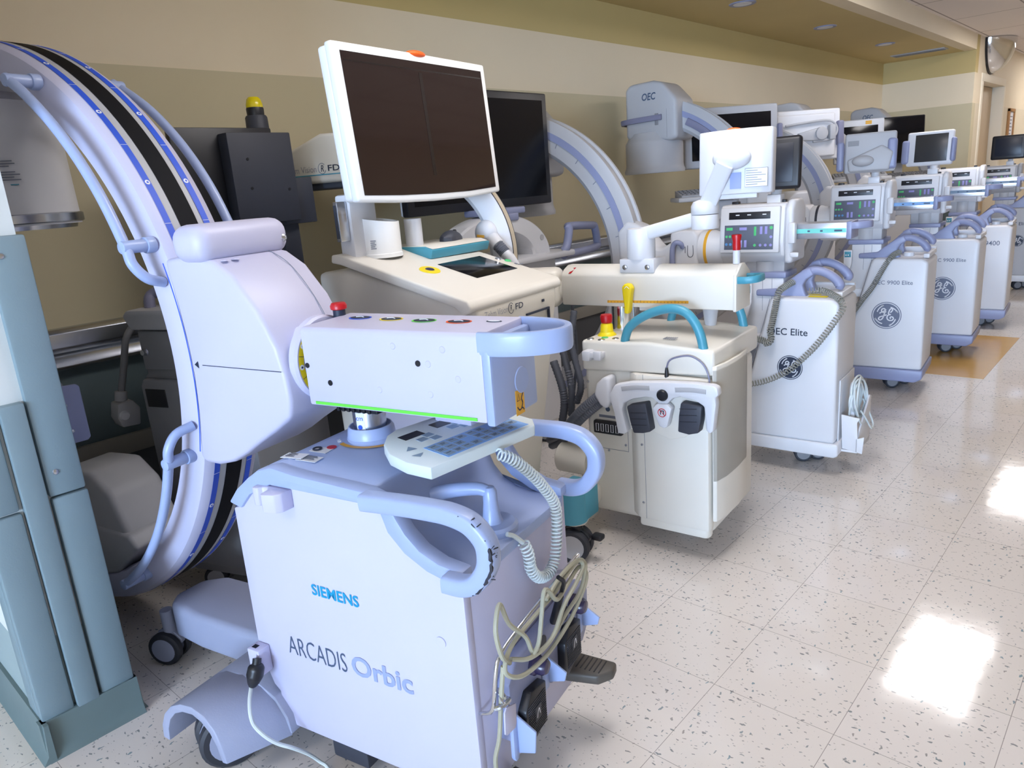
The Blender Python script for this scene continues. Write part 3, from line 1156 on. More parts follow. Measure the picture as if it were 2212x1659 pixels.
def rail(y, yr, angs, rr, end_a, name='guard_rail'):
    p = P()
    pt = lambda a, r_, yy: (RCX + r_ * math.cos(R(a)), yy, RCZ + r_ * math.sin(R(a)))
    s0 = angs[0]
    sg = 1 if angs[1] > angs[0] else -1
    pts = [pt(s0 - sg * 6.5, .815, yr), pt(s0 - sg * 5.5, rr + .0, y + (yr - y) * .35), pt(s0 - sg * 3, rr, y), pt(s0, rr, y)] + [pt(a, rr, y) for a in angs[1:]]
    p.tube(pts, .0125, 12)
    for a in (s0, end_a):
        p.cyl(pt(a, rr, y - .012 * (1 if yr > y else -1)), pt(a, rr, yr + (.005 if yr > y else -.005)), .0155, n=20, bev=.003)
        p.cyl(pt(a, rr, yr - (.018 if yr > y else -.018)), pt(a, rr, yr + (.006 if yr > y else -.006)), .0195, n=20, bev=.002)
    return p.make(name, 'handle', OR)


rail(.070, .136, (20, 28, 36, 44, 52, 58), .822, 57)
rail(.070, .136, (-19, -26, -34, -42, -50, -58), .805, -57)
rail(.402, .336, (22, 30, 38, 46, 54, 64), .80, 62)
# image detector hung inside the top of the C
p = P()
dc = (-1.47, .20)
p.lathe([(.001, 1.30), (.200, 1.30), (.203, 1.318), (.203, 1.325), (.199, 1.335), (.194, 1.60), (.180, 1.64), (.12, 1.67), (.001, 1.68)], (dc[0], dc[1], 0), n=56)
p.box(-1.57, -1.37, .16, .30, 1.64, 1.735, .02)
det = p.make('image_detector', 'gwhite', OR)
p = P()
p.lathe([(.2035, 1.305), (.208, 1.308), (.208, 1.330), (.2025, 1.333)], (dc[0], dc[1], 0), n=56)
p.lathe([(.001, 1.288), (.185, 1.288), (.190, 1.305)], (dc[0], dc[1], 0), n=56)
p.make('detector_rim', 'steel', det)


def on_det(a, z):
    r = .1940 + (1.60 - z) / .265 * .005 + .0012
    return Vector((dc[0] + r * math.cos(R(a)), dc[1] + r * math.sin(R(a)), z)), Vector((-math.sin(R(a)), math.cos(R(a)), 0))


p = P()
o, u = on_det(-46, 1.445)
p.quad(o, u * .058, (0, 0, .036), .001)
dl = p.make('paper_label', 'label', det)
p = P()
for k in range(4):
    p.quad(o + Vector((0, 0, .028 - .006 * k)) + u * .004 + Vector((.001, -.001, 0)), u * (.034 - .006 * (k % 2)), (0, 0, .0022), .0008)
for a, z, w in ((-36, 1.525, .04), (-36, 1.518, .05), (-36, 1.511, .045), (-36, 1.504, .055), (-36, 1.497, .035), (-23, 1.475, .04), (-23, 1.468, .045), (-23, 1.461, .03), (-21, 1.446, .035), (-21, 1.439, .045), (-21, 1.432, .03), (-21, 1.425, .045)):
    oo, uu = on_det(a, z)
    p.quad(oo, uu * w, (0, 0, .003), .0008)
p.make('label_print', 'greyink', det)
p = P()
for k in range(2):
    p.quad(o + u * (.006 + .02 * k) + Vector((0, 0, -.018)), u * .016, (0, 0, .016), .001)
oo, uu = on_det(-16, 1.412)
p.quad(oo, uu * .02, (0, 0, .003), .0008)
p.make('blue_symbol', 'teal', det)
# x-ray tube at the bottom of the C
p = P()
p.prism([(-1.52, .22), (-1.36, .20), (-1.10, .36), (-1.125, .415), (-1.165, .505), (-1.25, .565), (-1.40, .555), (-1.56, .48)], 'y', .148, .325, 0.02, 3)
p.prism([(-1.60, .25), (-1.42, .185), (-1.20, .235), (-1.065, .345), (-1.10, .385), (-1.5, .39)], 'y', .140, .332, 0.012, 3)
p.make('xray_tube', 'ggrey', OR)
# undercarriage
p = P()
p.prism([(-.30, .114), (-.80, .110), (-.93, .122), (-.968, .165), (-.962, .26), (-.90, .31), (-.30, .33)], 'z', .095, .208, 0.02, 3)
p.make('outrigger_leg', 'grey_blue', OR)
caster(OR, -.985, .13, .052, .030, 20, 'grey_blue', hub='grey_blue', zt=.17)
p = P()
outer = [(-.612, .075), (-.606, .112), (-.586, .150), (-.553, .182), (-.512, .202), (-.470, .208), (-.430, .196), (-.402, .168), (-.386, .130), (-.378, .085)]
inner = [(-.394, .083), (-.404, .124), (-.420, .155), (-.444, .176), (-.472, .186), (-.508, .181), (-.540, .166), (-.566, .140), (-.582, .108), (-.588, .072)]
wid = lambda L: [(a + max(0, (a + .50) / .12) * .070, b) if a > -.50 else (a, b) for a, b in L]
p.prism(outer + inner, 'y', -.150, -.015, 0.003, scale1=wid(outer) + wid(inner))
p.prism([(-.61, .10), (-.586, .150), (-.553, .182), (-.512, .202), (-.470, .208), (-.40, .204), (-.345, .18), (-.312, .135), (-.306, .09)], 'y', -.018, .12, 0.003)
p.make('wheel_fender', 'grey_blue', OR)
caster(OR, -.478, -.062, .075, .036, 62, 'grey_blue', hub='grey_blue', zt=.18)
caster(OR, .13, .33, .06, .03, 80, 'slate', hub='ggrey', zt=.12)
caster(OR, .12, .08, .05, .03, 80, 'slate', hub='ggrey', zt=.12)
p = P()
p.prism([(.225, .365), (.31, .385), (.335, .42), (.33, .455), (.225, .455)], 'z', .135, .163, 0.008, 3)
bp = p.make('foot_brake', 'brownpedal', OR)
p = P()
for k in range(6):
    p.box(.245 + .012 * k, .248 + .012 * k, .395, .445, .163, .1645, .0005)
p.make('tread_ribs', 'pedal', bp)
p = P()
p.prism([(.225, .03), (.30, .04), (.32, .07), (.32, .11), (.225, .12)], 'z', .075, .10, 0.008, 3)
p.make('foot_brake', 'brownpedal', OR)
# hose clip and cable socket on the front panel
p = P()
p.prism([(-.286, 0), (-.286, -.022), (-.279, -.026), (-.268, -.024), (-.262, -.014), (-.250, -.012), (-.240, -.02), (-.238, -.042), (-.230, -.048), (-.203, -.040), (-.192, -.028), (-.190, 0)], 'z', .688, .730, 0.003)
p.make('hose_clip', 'white', OR)
p = P()
p.box(-.392, -.352, -.034, 0, .246, .312, 0.004)
p.box(-.36, -.357, -.036, -.03, .255, .305, 0.001)
so = p.make('cable_clip', 'white', OR)
p = P()
p.box(-.384, -.37, -.026, -.014, .3115, .3125, 0)
p.make('clip_slot', 'black', so)
# control keypad
fc, u, v = Vector((.151, .039, 0)), Vector((.237, .971, 0)).normalized(), Vector((-.971, .237, 0)).normalized()
kp = P()
KM = Matrix(((u.x, v.x, 0, fc.x), (u.y, v.y, 0, fc.y), (0, 0, 1, .782), (0, 0, 0, 1)))
KM = KM @ Matrix.Rotation(R(2.5), 4, 'X')
kp.x = KM
kp.prism([(0, 0), (.292, 0), (.318, .03), (.322, .15), (.30, .215), (.09, .222), (.055, .208), (.022, .175), (-.006, .12), (-.012, .06)], 'z', 0, .026, 0.004, 2, 40)
kpo = kp.make('control_keypad', mat('keypad_shell', (214, 224, 226), 0.4), OR)
q = P()
q.x = KM
q.box(.055, .285, .012, .088, .0258, .0268, 0)
kb = q.make('blue_key_field', 'keyblue', kpo)
q = P()
q.x = KM
for i in range(9):
    for j in range(3):
        if (i, j) in ((3, 1), (6, 2), (8, 0)):
            continue
        q.box(.06 + i * .0245 + (.004 if i > 3 else 0), .06 + i * .0245 + .0205 + (.004 if i > 3 else 0), .017 + j * .0235, .017 + j * .0235 + .019, .0266, .0274, 0)
for (a, b) in ((.075, .118), (.10, .130), (.10, .105), (.165, .125), (.19, .138), (.19, .112), (.215, .12)):
    q.box(a, a + .021, b, b + .019, .0258, .0268, 0)
q.raw([(.022, .100, .0268), (.046, .095, .0268), (.040, .118, .0268)], [(0, 1, 2)])
q.raw([(.014, .075, .0268), (.040, .070, .0268), (.022, .056, .0268)], [(0, 1, 2)])
q.m = 1
for i in range(9):
    for j in range(3):
        if (i, j) in ((3, 1), (6, 2), (8, 0)):
            continue
        x0 = .06 + i * .0245 + (.004 if i > 3 else 0)
        y0 = .017 + j * .0235
        q.box(x0 + .004, x0 + .016, y0 + .011, y0 + .0125, .0273, .0277, 0)
        if (i + j) % 2:
            q.box(x0 + .004, x0 + .013, y0 + .006, y0 + .0075, .0273, .0277, 0)
q.make('keys', ['keys', 'ink'], kpo)
q = P()
q.x = KM
q.box(.060, .112, .150, .178, .0258, .0268, 0)
q.make('display_window', 'black', kpo)
q = P()
q.x = KM
q.box(.150, .222, .155, .185, .0258, .0268, 0)
q.make('display_window', 'black', kpo)
# bracket that carries the keypad
p = P()
p.box(.0, .10, .26, .33, .80, .868, 0.01)
p.make('keypad_bracket', 'orb_arm', OR)
# coiled lead
p = P()
p.tube([(.224, .170, .622), (.232, .185, .612), (.243, .200, .592)], .005, 8)
p.coil([(.244, .200, .592), (.250, .206, .565), (.250, .213, .525), (.252, .240, .492), (.254, .280, .482), (.254, .312, .500), (.254, .328, .55), (.254, .330, .62), (.245, .300, .675), (.232, .262, .725), (.215, .225, .765), (.20, .20, .783)], .0112, .0088, .0023)
p.make('coiled_cable', 'coil', OR)
# wire hook for the cable
p = P()
p.tube([(.228, .012, .31), (.262, .006, .335), (.270, .012, .40), (.272, .030, .44), (.272, .10, .455), (.271, .25, .465), (.268, .385, .470), (.266, .402, .465), (.262, .395, .452), (.245, .375, .437), (.226, .372, .43)], .0042, 10, sm=4)
p.make('wire_hook', 'chrome', OR)
# padlock style tag on the hook
t = thing('cable_tag', (OX, OY, 0), OYAW, 'blank white plastic tag hanging from the wire hook on the white machine', 'tag')
p = P()
p.prism([(.000, .292), (.006, .286), (.038, .280), (.042, .288), (.046, .330), (.012, .345), (.004, .338)], 'x', .288, .291, 0.0006)
p.make('tag_plate', 'white', t)
p = P()
p.tube([(.289, .016, .335), (.282, .008, .365), (.27, .022, .374), (.274, .034, .352), (.289, .026, .335)], .0022, 7)
p.tube([(.272, .0, .345), (.284, .006, .350), (.286, .03, .348), (.27, .034, .345)], .005, 7)
p.make('metal_clasp', 'steel', t)

# foot switch hung on the aisle side
t = thing('foot_switch', (OX, OY, 0), OYAW, 'grey two pedal foot switch hung upright on the aisle side of the white machine', 'foot switch')
p = P()
p.prism([(.070, .205), (.115, .190), (.115, .205), (.245, .235), (.255, .215), (.40, .235), (.42, .22), (.455, .255), (.462, .345), (.445, .375), (.11, .372), (.078, .335)], 'x', .227, .258, 0.006)
hs = p.make('housing', 'violet', t)
for y0, y1, z0, z1 in ((.098, .192, .165, .290), (.285, .375, .215, .330)):
    p = P()
    p.prism([(y0, z0 + .01), (y0 + .01, z0), (y1 - .004, z0 + .02), (y1, z1 - .012), (y0 + .03, z1), (y0 + .004, z1 - .03)], 'x', .250, .278, 0.004)
    pd = p.make('foot_pedal', 'black', t)
    p = P()
    for k in range(15):
        zz = z0 + .018 + k * (z1 - z0 - .04) / 15
        p.box(.278, .2795, y0 + .012, y1 - .008, zz, zz + .003, .0005)
    p.make('tread_ribs', 'slate', pd)
    p = P()
    p.quad((.2798, y0 + .036, z0 + .05), (0, .026, 0), (0, 0, .032), .0006)
    p.m = 1
    ribbon(p, [(.006, .006), (.010, .018), (.016, .024), (.019, .010)], .0025, (.2806, y0 + .036, z0 + .05), YU, ZU, .0003)
    p.make('pedal_symbol', ['slate', 'label'], pd)
for y, z in ((.178, .322), (.375, .352)):
    p = P()
    p.lathe([(.001, .036), (.014, .034), (.019, .026), (.0195, .012), (.024, .008), (.024, .0)], (.258, y, z), 'x', 24)
    p.make('push_knob', 'violetknob', t)
for y, z in ((.222, .345), (.335, .35)):
    p = P()
    p.disc((.2585, y, z), (1, 0, 0), .0165, .0012)
    p.make('symbol_disc', 'slate', hs)
for (ya, yb, za, zb) in ((.070, .098, .155, .262), (.205, .245, .225, .302), (.390, .428, .255, .330)):
    p = P()
    p.prism([(ya, za + .012), (ya + .006, za), (yb - .01, za), (yb, zb - .02), (yb - .004, zb), (ya + .002, zb)], 'x', .252, .262, 0.003)
    p.prism([(.256, za + .01), (.300, za + .025), (.305, zb - .03), (.256, zb)], 'y', yb - .010, yb - .004, 0.002)
    p.make('side_guard', 'blue', t)
p = P()
p.cyl((.26, .272, .365), (.285, .268, .44), .0085, n=16, bev=.002)
p.tube([(.285, .268, .44), (.30, .26, .48), (.295, .245, .50)], .005, 8)
p.make('cable_strain_relief', 'black', t)
p = P()
p.lathe([(.001, .004), (.018, .003), (.018, 0)], (.226, .235, .176), 'x', 24)
p.make('hanging_tab', 'steel', t)

# putty coloured cable looped over the hook
t = thing('looped_cable', (OX, OY, 0), OYAW, 'putty coloured cable looped around the wire hook above the foot switch', 'cable')
p = P()
loopA = [(.285, .045, .42), (.292, .01, .46), (.290, .0, .52), (.284, .03, .556), (.285, .055, .50), (.292, .10, .445), (.297, .12, .395), (.30, .18, .385), (.298, .26, .40), (.296, .34, .41), (.29, .385, .435), (.284, .40, .45), (.28, .38, .468), (.283, .32, .470), (.286, .24, .462), (.286, .15, .46), (.286, .07, .455), (.288, .03, .44), (.292, .02, .415), (.30, .06, .385), (.305, .14, .372), (.303, .22, .372), (.30, .30, .385), (.295, .372, .412), (.288, .395, .432), (.28, .375, .452), (.287, .30, .450), (.297, .23, .455), (.30, .19, .50), (.30, .17, .505), (.302, .15, .46), (.303, .13, .415), (.30, .11, .40)]
p.tube(loopA, .0048, 8)
p.tube([(.285, .05, .425), (.30, .10, .40), (.306, .18, .395), (.302, .25, .43), (.297, .33, .445), (.29, .378, .455), (.282, .365, .475), (.284, .28, .482), (.288, .2, .47)], .0048, 8)
p.tube([(.286, .02, .43), (.280, .012, .36), (.262, .02, .26), (.240, .03, .19), (.236, .04, .12), (.24, .05, .06), (.26, .06, .012), (.29, .05, .006)], .0048, 8)
p.make('cable', 'cable', t)

# mains lead with black plug
t = thing('power_lead', (OX, OY, 0), OYAW, 'pale mains lead with black plug hanging down the near left corner of the white machine', 'power cord')
p = P()
p.tube([(-.362, -.062, .236), (-.345, -.085, .220), (-.330, -.100, .197), (-.323, -.100, .171), (-.300, -.095, .148), (-.281, -.080, .123), (-.262, -.060, .103), (-.255, -.025, .060), (-.25, .0, .02), (-.22, .0, .006), (-.13, -.06, .006), (-.05, -.2, .006)], .0046, 8)
p.make('lead', 'coil', t)
p = P()
p.tube([(-.352, -.040, .300), (-.350, -.046, .288)], .010, 10, sm=1)
p.tube([(-.350, -.046, .290), (-.350, -.048, .282), (-.354, -.053, .262), (-.359, -.058, .244), (-.361, -.061, .236)], [.011, .0185, .0195, .013, .008], 12)
p.make('plug', 'black', t)

# ------------------------------------------------------------------ ivory monitor cart behind the foreground machine
BX, BY, BYAW = -0.982, -0.109, 8
B = thing('monitor_cart', (BX, BY, 0), BYAW, 'ivory cart carrying the largest wide tilted monitor with an orange tab on top', 'monitor cart')
p = P()
p.prism([(-.003, .985), (-.003, .93), (-.10, .38), (-.135, .16), (-.62, .16), (-.64, 1.08), (-.50, 1.09)], 'y', .025, .478, 0.02, 3)
bb = p.make('cart_body', 'ivory2', B)
p = P()
p.prism([(-.001, .974), (.001, .988), (-.010, 1.0045), (-.497, 1.140), (-.535, 1.140), (-.54, 1.114), (-.50, 1.108), (-.06, .985), (-.03, .962)], 'y', 0, .505, 0.010, 3)
dk = p.make('console_deck', 'ivory', B)
SLP = Matrix.Translation((0, 0, 1.0022)) @ Matrix.Rotation(math.atan2(.138, .495), 4, 'Y')   # local x along the slope


def dp(x, y, h=0.0):
    return (SLP @ Vector((x / math.cos(math.atan2(.138, .495)), y, h)))


fx = Vector((-.0035, 0, 0))
o = Vector((.0005, .062, .945))
un = Vector((-.0, 1, 0))
text(bb, 'Ziehm Vision', (-.002, .062, .942), YU, ZU, width=.118, height=.020, m='greyink', bold=-0.01, th=.003)
text(bb, 'FD', (-.002, .222, .943), YU, ZU, width=.043, height=.018, m='ink', bold=0.012, th=.003)
text(bb, 'R', (-.002, .194, .943), YU, ZU, width=.010, height=.018, m='ink', th=.003, shear=.2)
p = P()
p.tube([(.0002, .199 + .014 * math.cos(a * math.pi / 8), .951 + .016 * math.sin(a * math.pi / 8)) for a in range(2, 16)], .0010, 5, sm=1)
p.make('ring_print', 'ink', bb)
p = P()
p.prism([(.285, .912), (.285, .918), (.420, .918), (.420, .868), (.416, .868), (.416, .912)], 'x', -.008, .0012)
p.make('drive_slot', 'ink', bb)
p = P()
p.quad((-.002, .378, .940), (0, .012, 0), (0, 0, .008), .003)
p.make('usb_port', 'ink', bb)
p = P()
p.x = SLP
p.box(-.297, -.137, .218, .445, -.001, .0012, 0.0005)
p.make('touch_screen', 'screen', dk)
p = P()
p.x = SLP
p.lathe([(.001, .003), (.032, .003), (.034, 0)], (-.266, .142, 0), n=32)
ye = p.make('yellow_ring', 'yellow', dk)
p = P()
p.x = SLP
p.lathe([(.001, .006), (.012, .005), (.015, .003)], (-.266, .142, 0))
p.make('stop_button', 'violetknob', ye)
for x, y, m_ in ((-.243, .484, 'steel'), (-.212, .497, 'kgreen')):
    p = P()
    p.x = SLP
    p.lathe([(.001, .003), (.010, .003), (.0125, 0)], (x, y, 0))
    p.make('button', m_, dk)
p = P()
p.x = SLP
p.quad((-.18, .487, .0008), (.012, 0, 0), (0, .010, 0), .0004)
p.quad((-.165, .489, .0008), (.004, 0, 0), (0, .03, 0), .0004)
p.make('logo_print', 'greyink', dk)
# keyboard shelf
p = P()
KX = Matrix.Translation(dp(-.335, .245)) @ Matrix.Rotation(R(-3), 4, 'Z') @ Matrix.Rotation(math.atan2(.138, .495) * .55, 4, 'Y')
p.x = KX
p.prism([(0, .0), (.006, .030), (-.03, .036), (-.165, .016), (-.17, .002)], 'y', 0, .30, 0.003)
kt = p.make('keyboard_tray', 'teal', B)
p = P()
p.x = KX
p.prism([(.002, .0325), (-.03, .0375), (-.165, .0175), (-.165, .0155), (-.03, .0355)], 'y', .006, .294, 0.0005)
p.make('tray_top', 'ivory', kt)
# bottle holder
jx, jy, jz = -.445, .139, 1.118
p = P()
vs, fs, n = [], [], 40
for (r, h, sl) in ((.066, 0, 0), (.066, .012, 0), (.063, .014, 0), (.063, .118, .16), (.059, .118, .16), (.058, .02, 0)):
    for i in range(n):
        a = 2 * math.pi * i / n
        vs.append((jx + r * math.cos(a), jy + r * math.sin(a), jz + h - sl * r * math.cos(a - .5)))
for j in range(5):
    for i in range(n):
        fs.append((j * n + i, j * n + (i + 1) % n, (j + 1) * n + (i + 1) % n, (j + 1) * n + i))
fs.append(tuple(range(5 * n, 6 * n)))
p.raw(vs, fs)
jh = p.make('bottle_holder', 'frame_white', B)
p = P()
for k in range(5):
    a = R(-78)
    p.quad((jx + .0635 * math.cos(a), jy + .0635 * math.sin(a), jz + .03 + .006 * k), Vector((-math.sin(a), math.cos(a), 0)) * (.020 - .004 * (k % 2)), (0, 0, .0025), .0008)
p.make('label_print', 'greyink', jh)
# post and monitor
p = P()
p.box(-.52, -.455, .03, .145, 1.10, 1.32, .01)
po = p.make('monitor_post', 'arm_white', B)
p = P()
p.box(-.485, -.465, -.012, .028, 1.18, 1.30, .003)
p.make('side_bracket', 'steel', po)
p = P()
p.quad((-.47, -.0125, 1.19), (-.012, 0, 0), (0, 0, .10), .0015)
p.make('bracket_slot', 'slate', po)
MX = Matrix.Translation((-.375, .345, 1.51)) @ Matrix.Rotation(R(-4.0), 4, 'Y') @ Matrix.Rotation(R(1.5), 4, 'Z')
p = P()
p.x = MX
fp = [(-.376, -.216), (-.19, -.2265), (0, -.2305), (.19, -.229), (.378, -.218), (.378, .228), (.0, .230), (-.378, .228)]
p.prism(fp, 'x', -.030, .0, 0.008, 3, 20)
p.prism([(a * .98, b * .98) for a, b in fp], 'x', -.068, -.028, 0.012, 3, 20)
mo = p.make('wide_monitor', 'frame_white', B)
p = P()
p.x = MX
gl = [(-.348, -.199), (-.18, -.206), (0, -.209), (.18, -.208), (.349, -.200), (.349, .203), (-.349, .203)]
p.prism(gl, 'x', -.001, .0014, 0)
sc = p.make('screen', 'screen_brown', mo)
p = P()
p.x = MX
p.box(.0012, .0022, -.008, .008, -.150, .170, 0)
p.box(.0012, .0020, -.340, .340, .176, .180, 0)
p.make('panel_gap', mat('gap_dark_brown', (24, 15, 13), 0.3, var=0), sc)
p = P()
p.x = MX
p.ell((-.012, .005, .228), .022, .046, .012)
p.make('orange_tab', 'orange', mo)
for x, y in ((-.20, .08), (-.20, .43), (-.52, .08), (-.52, .43)):
    caster(B, x, y, .06, .03, 60, 'teal', hub='ggrey', zt=.17)
bw = B.matrix_basis.copy()


def at_deck(lx, ly, h=0.0):
    q = dp(lx, ly, h)
    c, s = math.cos(R(BYAW)), math.sin(R(BYAW))
    return (BX + c * q.x - s * q.y, BY + s * q.x + c * q.y, q.z)


tr = KX.to_translation()


def at_tray(dx, dy):
    q = KX @ Vector((dx, dy, .0375 + (dx + .03) * .148 if dx < -.03 else .036))
    c, s = math.cos(R(BYAW)), math.sin(R(BYAW))
    return (BX + c * q.x - s * q.y, BY + s * q.x + c * q.y, q.z)


t = thing('roll_of_tape', at_tray(-.115, .045), BYAW, 'small plain white paper roll standing on the teal keyboard tray', 'paper roll')
p = P()
p.lathe([(.0285, 0), (.0295, .002), (.0295, .088), (.028, .089), (.012, .086), (.010, .06)], n=36)
p.make('roll', 'arm_white', t)
t = thing('computer_mouse', at_tray(-.10, .215), BYAW + 12, 'black computer mouse resting on the teal keyboard tray', 'mouse')
p = P()
vs, fs = [], []
n, k = 16, 9
for j in range(k):
    u = j / (k - 1)
    L_ = -.058 + .116 * u
    wd = .031 * math.sqrt(max(.02, 1 - (2 * u - 1) ** 4)) * (1 - .12 * u)
    hh = .036 * (math.sin(math.pi * (u * .82 + .12)) ** .8)
    for i in range(n + 1):
        a = math.pi * i / n
        vs.append((wd * math.cos(a), L_, hh * math.sin(a) ** .7 if 0 < i < n else 0.0))
for j in range(k - 1):
    for i in range(n):
        a = j * (n + 1) + i
        fs.append((a, a + 1, a + n + 2, a + n + 1))
fs += [tuple(range(n + 1)), tuple(range((k - 1) * (n + 1), k * (n + 1)))]
for j in range(k - 1):
    fs.append((j * (n + 1), (j + 1) * (n + 1), (j + 1) * (n + 1) + n, j * (n + 1) + n))
p.raw(vs, fs)
mm = p.make('shell', 'slate', t)
p = P()
p.cyl((-.004, .030, .027), (.004, .030, .027), .009, n=16)
p.make('scroll_wheel', 'black', t)

# ------------------------------------------------------------------ ivory x-ray stand with teal handles
DX, DY, DYAW = -0.637, 0.577, 6
D = thing('xray_stand', (DX, DY, 0), DYAW, 'ivory mobile x-ray stand with teal arch handles and a yellow lever on its arm', 'x-ray machine')
p = P()
p.box(-.455, .030, .012, .42, .095, .66, 0.022, 3)
p.prism([(-.275, .014), (-.235, -.020), (.028, -.022), (.034, .014)], 'z', .115, .655, 0.010, 2)
p.prism([(-.235, .02), (-.235, -.018), (.020, -.018), (.030, .02)], 'z', .085, .13, 0.012, 2)
ch = p.make('cabinet', 'ivory', D)
p = P()
p.prism([(-.452, .646), (.040, .664), (.040, .748), (-.02, .752), (-.20, .764), (-.30, .758), (-.452, .757)], 'y', -.004, .435, 0.012, 3, 20)
tp = p.make('cabinet_top', 'ivory', D)
p = P()
p.prism([(.036, -.01), (.050, -.006), (.062, .06), (.066, .16), (.060, .26), (.052, .262), (.056, .16), (.050, .06)], 'z', .155, .700, 0.003)
p.prism([(.036, -.01), (.050, -.006), (.062, .06), (.066, .16), (.060, .26), (.036, .262)], 'z', .30, .69, 0.003)
p.make('side_panel', 'ivory', D)
p = P()
for z in (.18, .40, .63):
    p.lathe([(.001, -.003), (.004, -.002), (.005, 0)], (-.215, -.0205, z), 'y', 12)
for x, z in ((-.445, .385), (-.295, .375), (-.44, .60), (-.365, .345)):
    p.lathe([(.001, -.003), (.004, -.002), (.005, 0)], (x, .0115, z), 'y', 12)
p.make('screws', 'steel', ch)
p = P()
for b in ((-.452, -.285, .350, .3515), (-.2855, -.284, .35, .50), (-.205, -.2038, .12, .655)):
    p.quad((b[0], .0116 if b[0] < -.21 else -.0204, b[2]), (b[1] - b[0], 0, 0), (0, 0, b[3] - b[2]), .0005)
p.make('panel_seams', 'greyink', ch)
p = P()
p.box(-.415, -.300, -.010, .013, .413, .462, 0.006)
ct = p.make('exposure_counter', 'black', D)
p = P()
for k in range(5):
    x = -.402 + k * .020
    p.tube([(x, -.0105, .424), (x + .010, -.0105, .424), (x + .010, -.0105, .452), (x, -.0105, .452)], .0011, 5, True, sm=1)
p.make('counter_digits', 'label', ct)
p = P()
p.disc((-.363, .0118, .503), YV, .009, .001)
sy = p.make('round_symbol', 'ink2', ch)
p = P()
p.quad((-.40, .0118, .470), (.075, 0, 0), (0, 0, .010), .0006)
p.make('label_frame', 'greyink', ch)
p = P()
p.prism([(-.322, .538), (-.322, .640), (-.345, .640), (-.375, .612), (-.388, .570), (-.365, .535), (-.342, .520)], 'y', -.045, .014, 0.012, 3)
p.make('hose_cowl', 'arm_white', D)
for dz, dy in ((0, 0), (-.028, .012)):
    p = P()
    pts = cr([(-.36, -.02 + dy, .575 + dz), (-.40, -.02 + dy, .545 + dz), (-.46, -.01 + dy, .495 + dz), (-.53, .02 + dy, .43 + dz), (-.60, .06 + dy, .36 + dz), (-.70, .12 + dy, .30 + dz)], 14)
    p.tube(pts, [.0165 + (.0016 if i % 2 else -.0010) for i in range(len(pts))], 10, sm=1)
    p.make('ribbed_hose', 'hose', D)
for pts, r in (([(-.575, .16, .83), (-.588, .15, .70), (-.556, .15, .545), (-.585, .16, .46)], .013), ([(-.66, .18, .70), (-.62, .16, .60), (-.60, .15, .52), (-.62, .17, .40)], .014), ([(-.69, .17, .62), (-.65, .16, .52), (-.645, .16, .44), (-.675, .17, .33)], .016), ([(-.62, .22, .84), (-.61, .22, .72), (-.60, .2, .62), (-.62, .2, .5)], .006)):
    p = P()
    q = cr(pts, 16)
    p.tube(q, [r + (.0012 if i % 2 else -.0008) if r > .01 else r for i in range(len(q))], 10, sm=1)
    p.make('supply_hose', 'hose', D)
# top fittings
for y in (.020, .405):
    p = P()
    p.tube([(-.290, y, .745), (-.284, y, .775), (-.268, y, .808), (-.225, y, .842), (-.165, y, .868), (-.110, y, .878), (-.066, y, .868), (-.035, y, .838), (-.014, y, .795), (-.003, y, .745)], .0155, 14)
    p.make('arch_handle', 'teal', D)
p = P()
p.lathe([(.001, .834), (.020, .833), (.0225, .826), (.021, .806), (.017, .802)], (-.402, .099, 0))
es = p.make('emergency_stop', 'red', D)
p = P()
p.lathe([(.016, .803), (.022, .796), (.024, .770), (.034, .760), (.036, .752)], (-.402, .099, 0))
p.make('stop_button_base', 'yellow', es)
for x, y, m_ in ((-.425, .02, 'steel'), (-.38, .018, 'steel'), (-.385, .052, 'kgreen'), (-.34, .048, 'steel')):
    p = P()
    p.lathe([(.001, .003), (.011, .003), (.0135, 0)], (x, y, .757))
    p.make('button', m_, tp)
p = P()
for k in range(6):
    p.quad((-.165 + k * .0075, .06, .7645), (.0042, 0, -.0003), (0, .035, 0), .0004)
p.make('barcode_label', 'greyink', tp)
p = P()
p.box(-.43, -.355, -.035, .0, .700, .722, 0.004)
p.box(-.43, -.40, -.040, .0, .690, .726, 0.004)
p.box(-.385, -.355, -.040, -.022, .695, .728, 0.004)
p.make('hose_clip', 'arm_white', D)
p = P()
p.lathe([(.020, .755), (.026, .80), (.029, .822), (.025, .824), (.020, .80)], (-.113, .363, 0), n=24)
p.make('cup_holder', 'arm_white', D)
p = P()
p.cyl((-.40, .22, .75), (-.40, .22, .87), .046, n=36)
p.make('lift_column', 'chrome', D)
p = P()
p.prism([(.155, .852), (.155, .966), (.172, .985), (.205, .999), (.235, .999), (.268, .985), (.285, .966), (.285, .852)], 'x', -.622, .050, 0.006, 2, 25)
am_ = p.make('support_arm', 'ivory', D)
p = P()
p.prism([(.150, .848), (.150, .968), (.205, 1.003), (.235, 1.003), (.290, .968), (.290, .848)], 'x', .046, .058, 0.004)
p.make('arm_end_cap', 'ivory', D)
p = P()
p.quad((-.425, .1545, .866), (.315, 0, .006), (0, 0, .009), .0008)
ru = p.make('ruler_scale', 'amber', am_)
p = P()
for k in range(24):
    p.quad((-.422 + k * .0131, .1540, .867 + k * .00025), (.0012, 0, 0), (0, 0, .005 + .004 * (k % 5 == 0)), .0004)
p.make('ruler_ticks', 'ink', ru)
p = P()
p.prism([(-.342, .835), (-.326, .832), (-.320, .85), (-.314, .90), (-.308, .925), (-.318, .940), (-.336, .942), (-.348, .930), (-.346, .905), (-.340, .86)], 'y', .120, .150, 0.006, 3)
lv = p.make('lock_lever', 'yellow', D)
p = P()
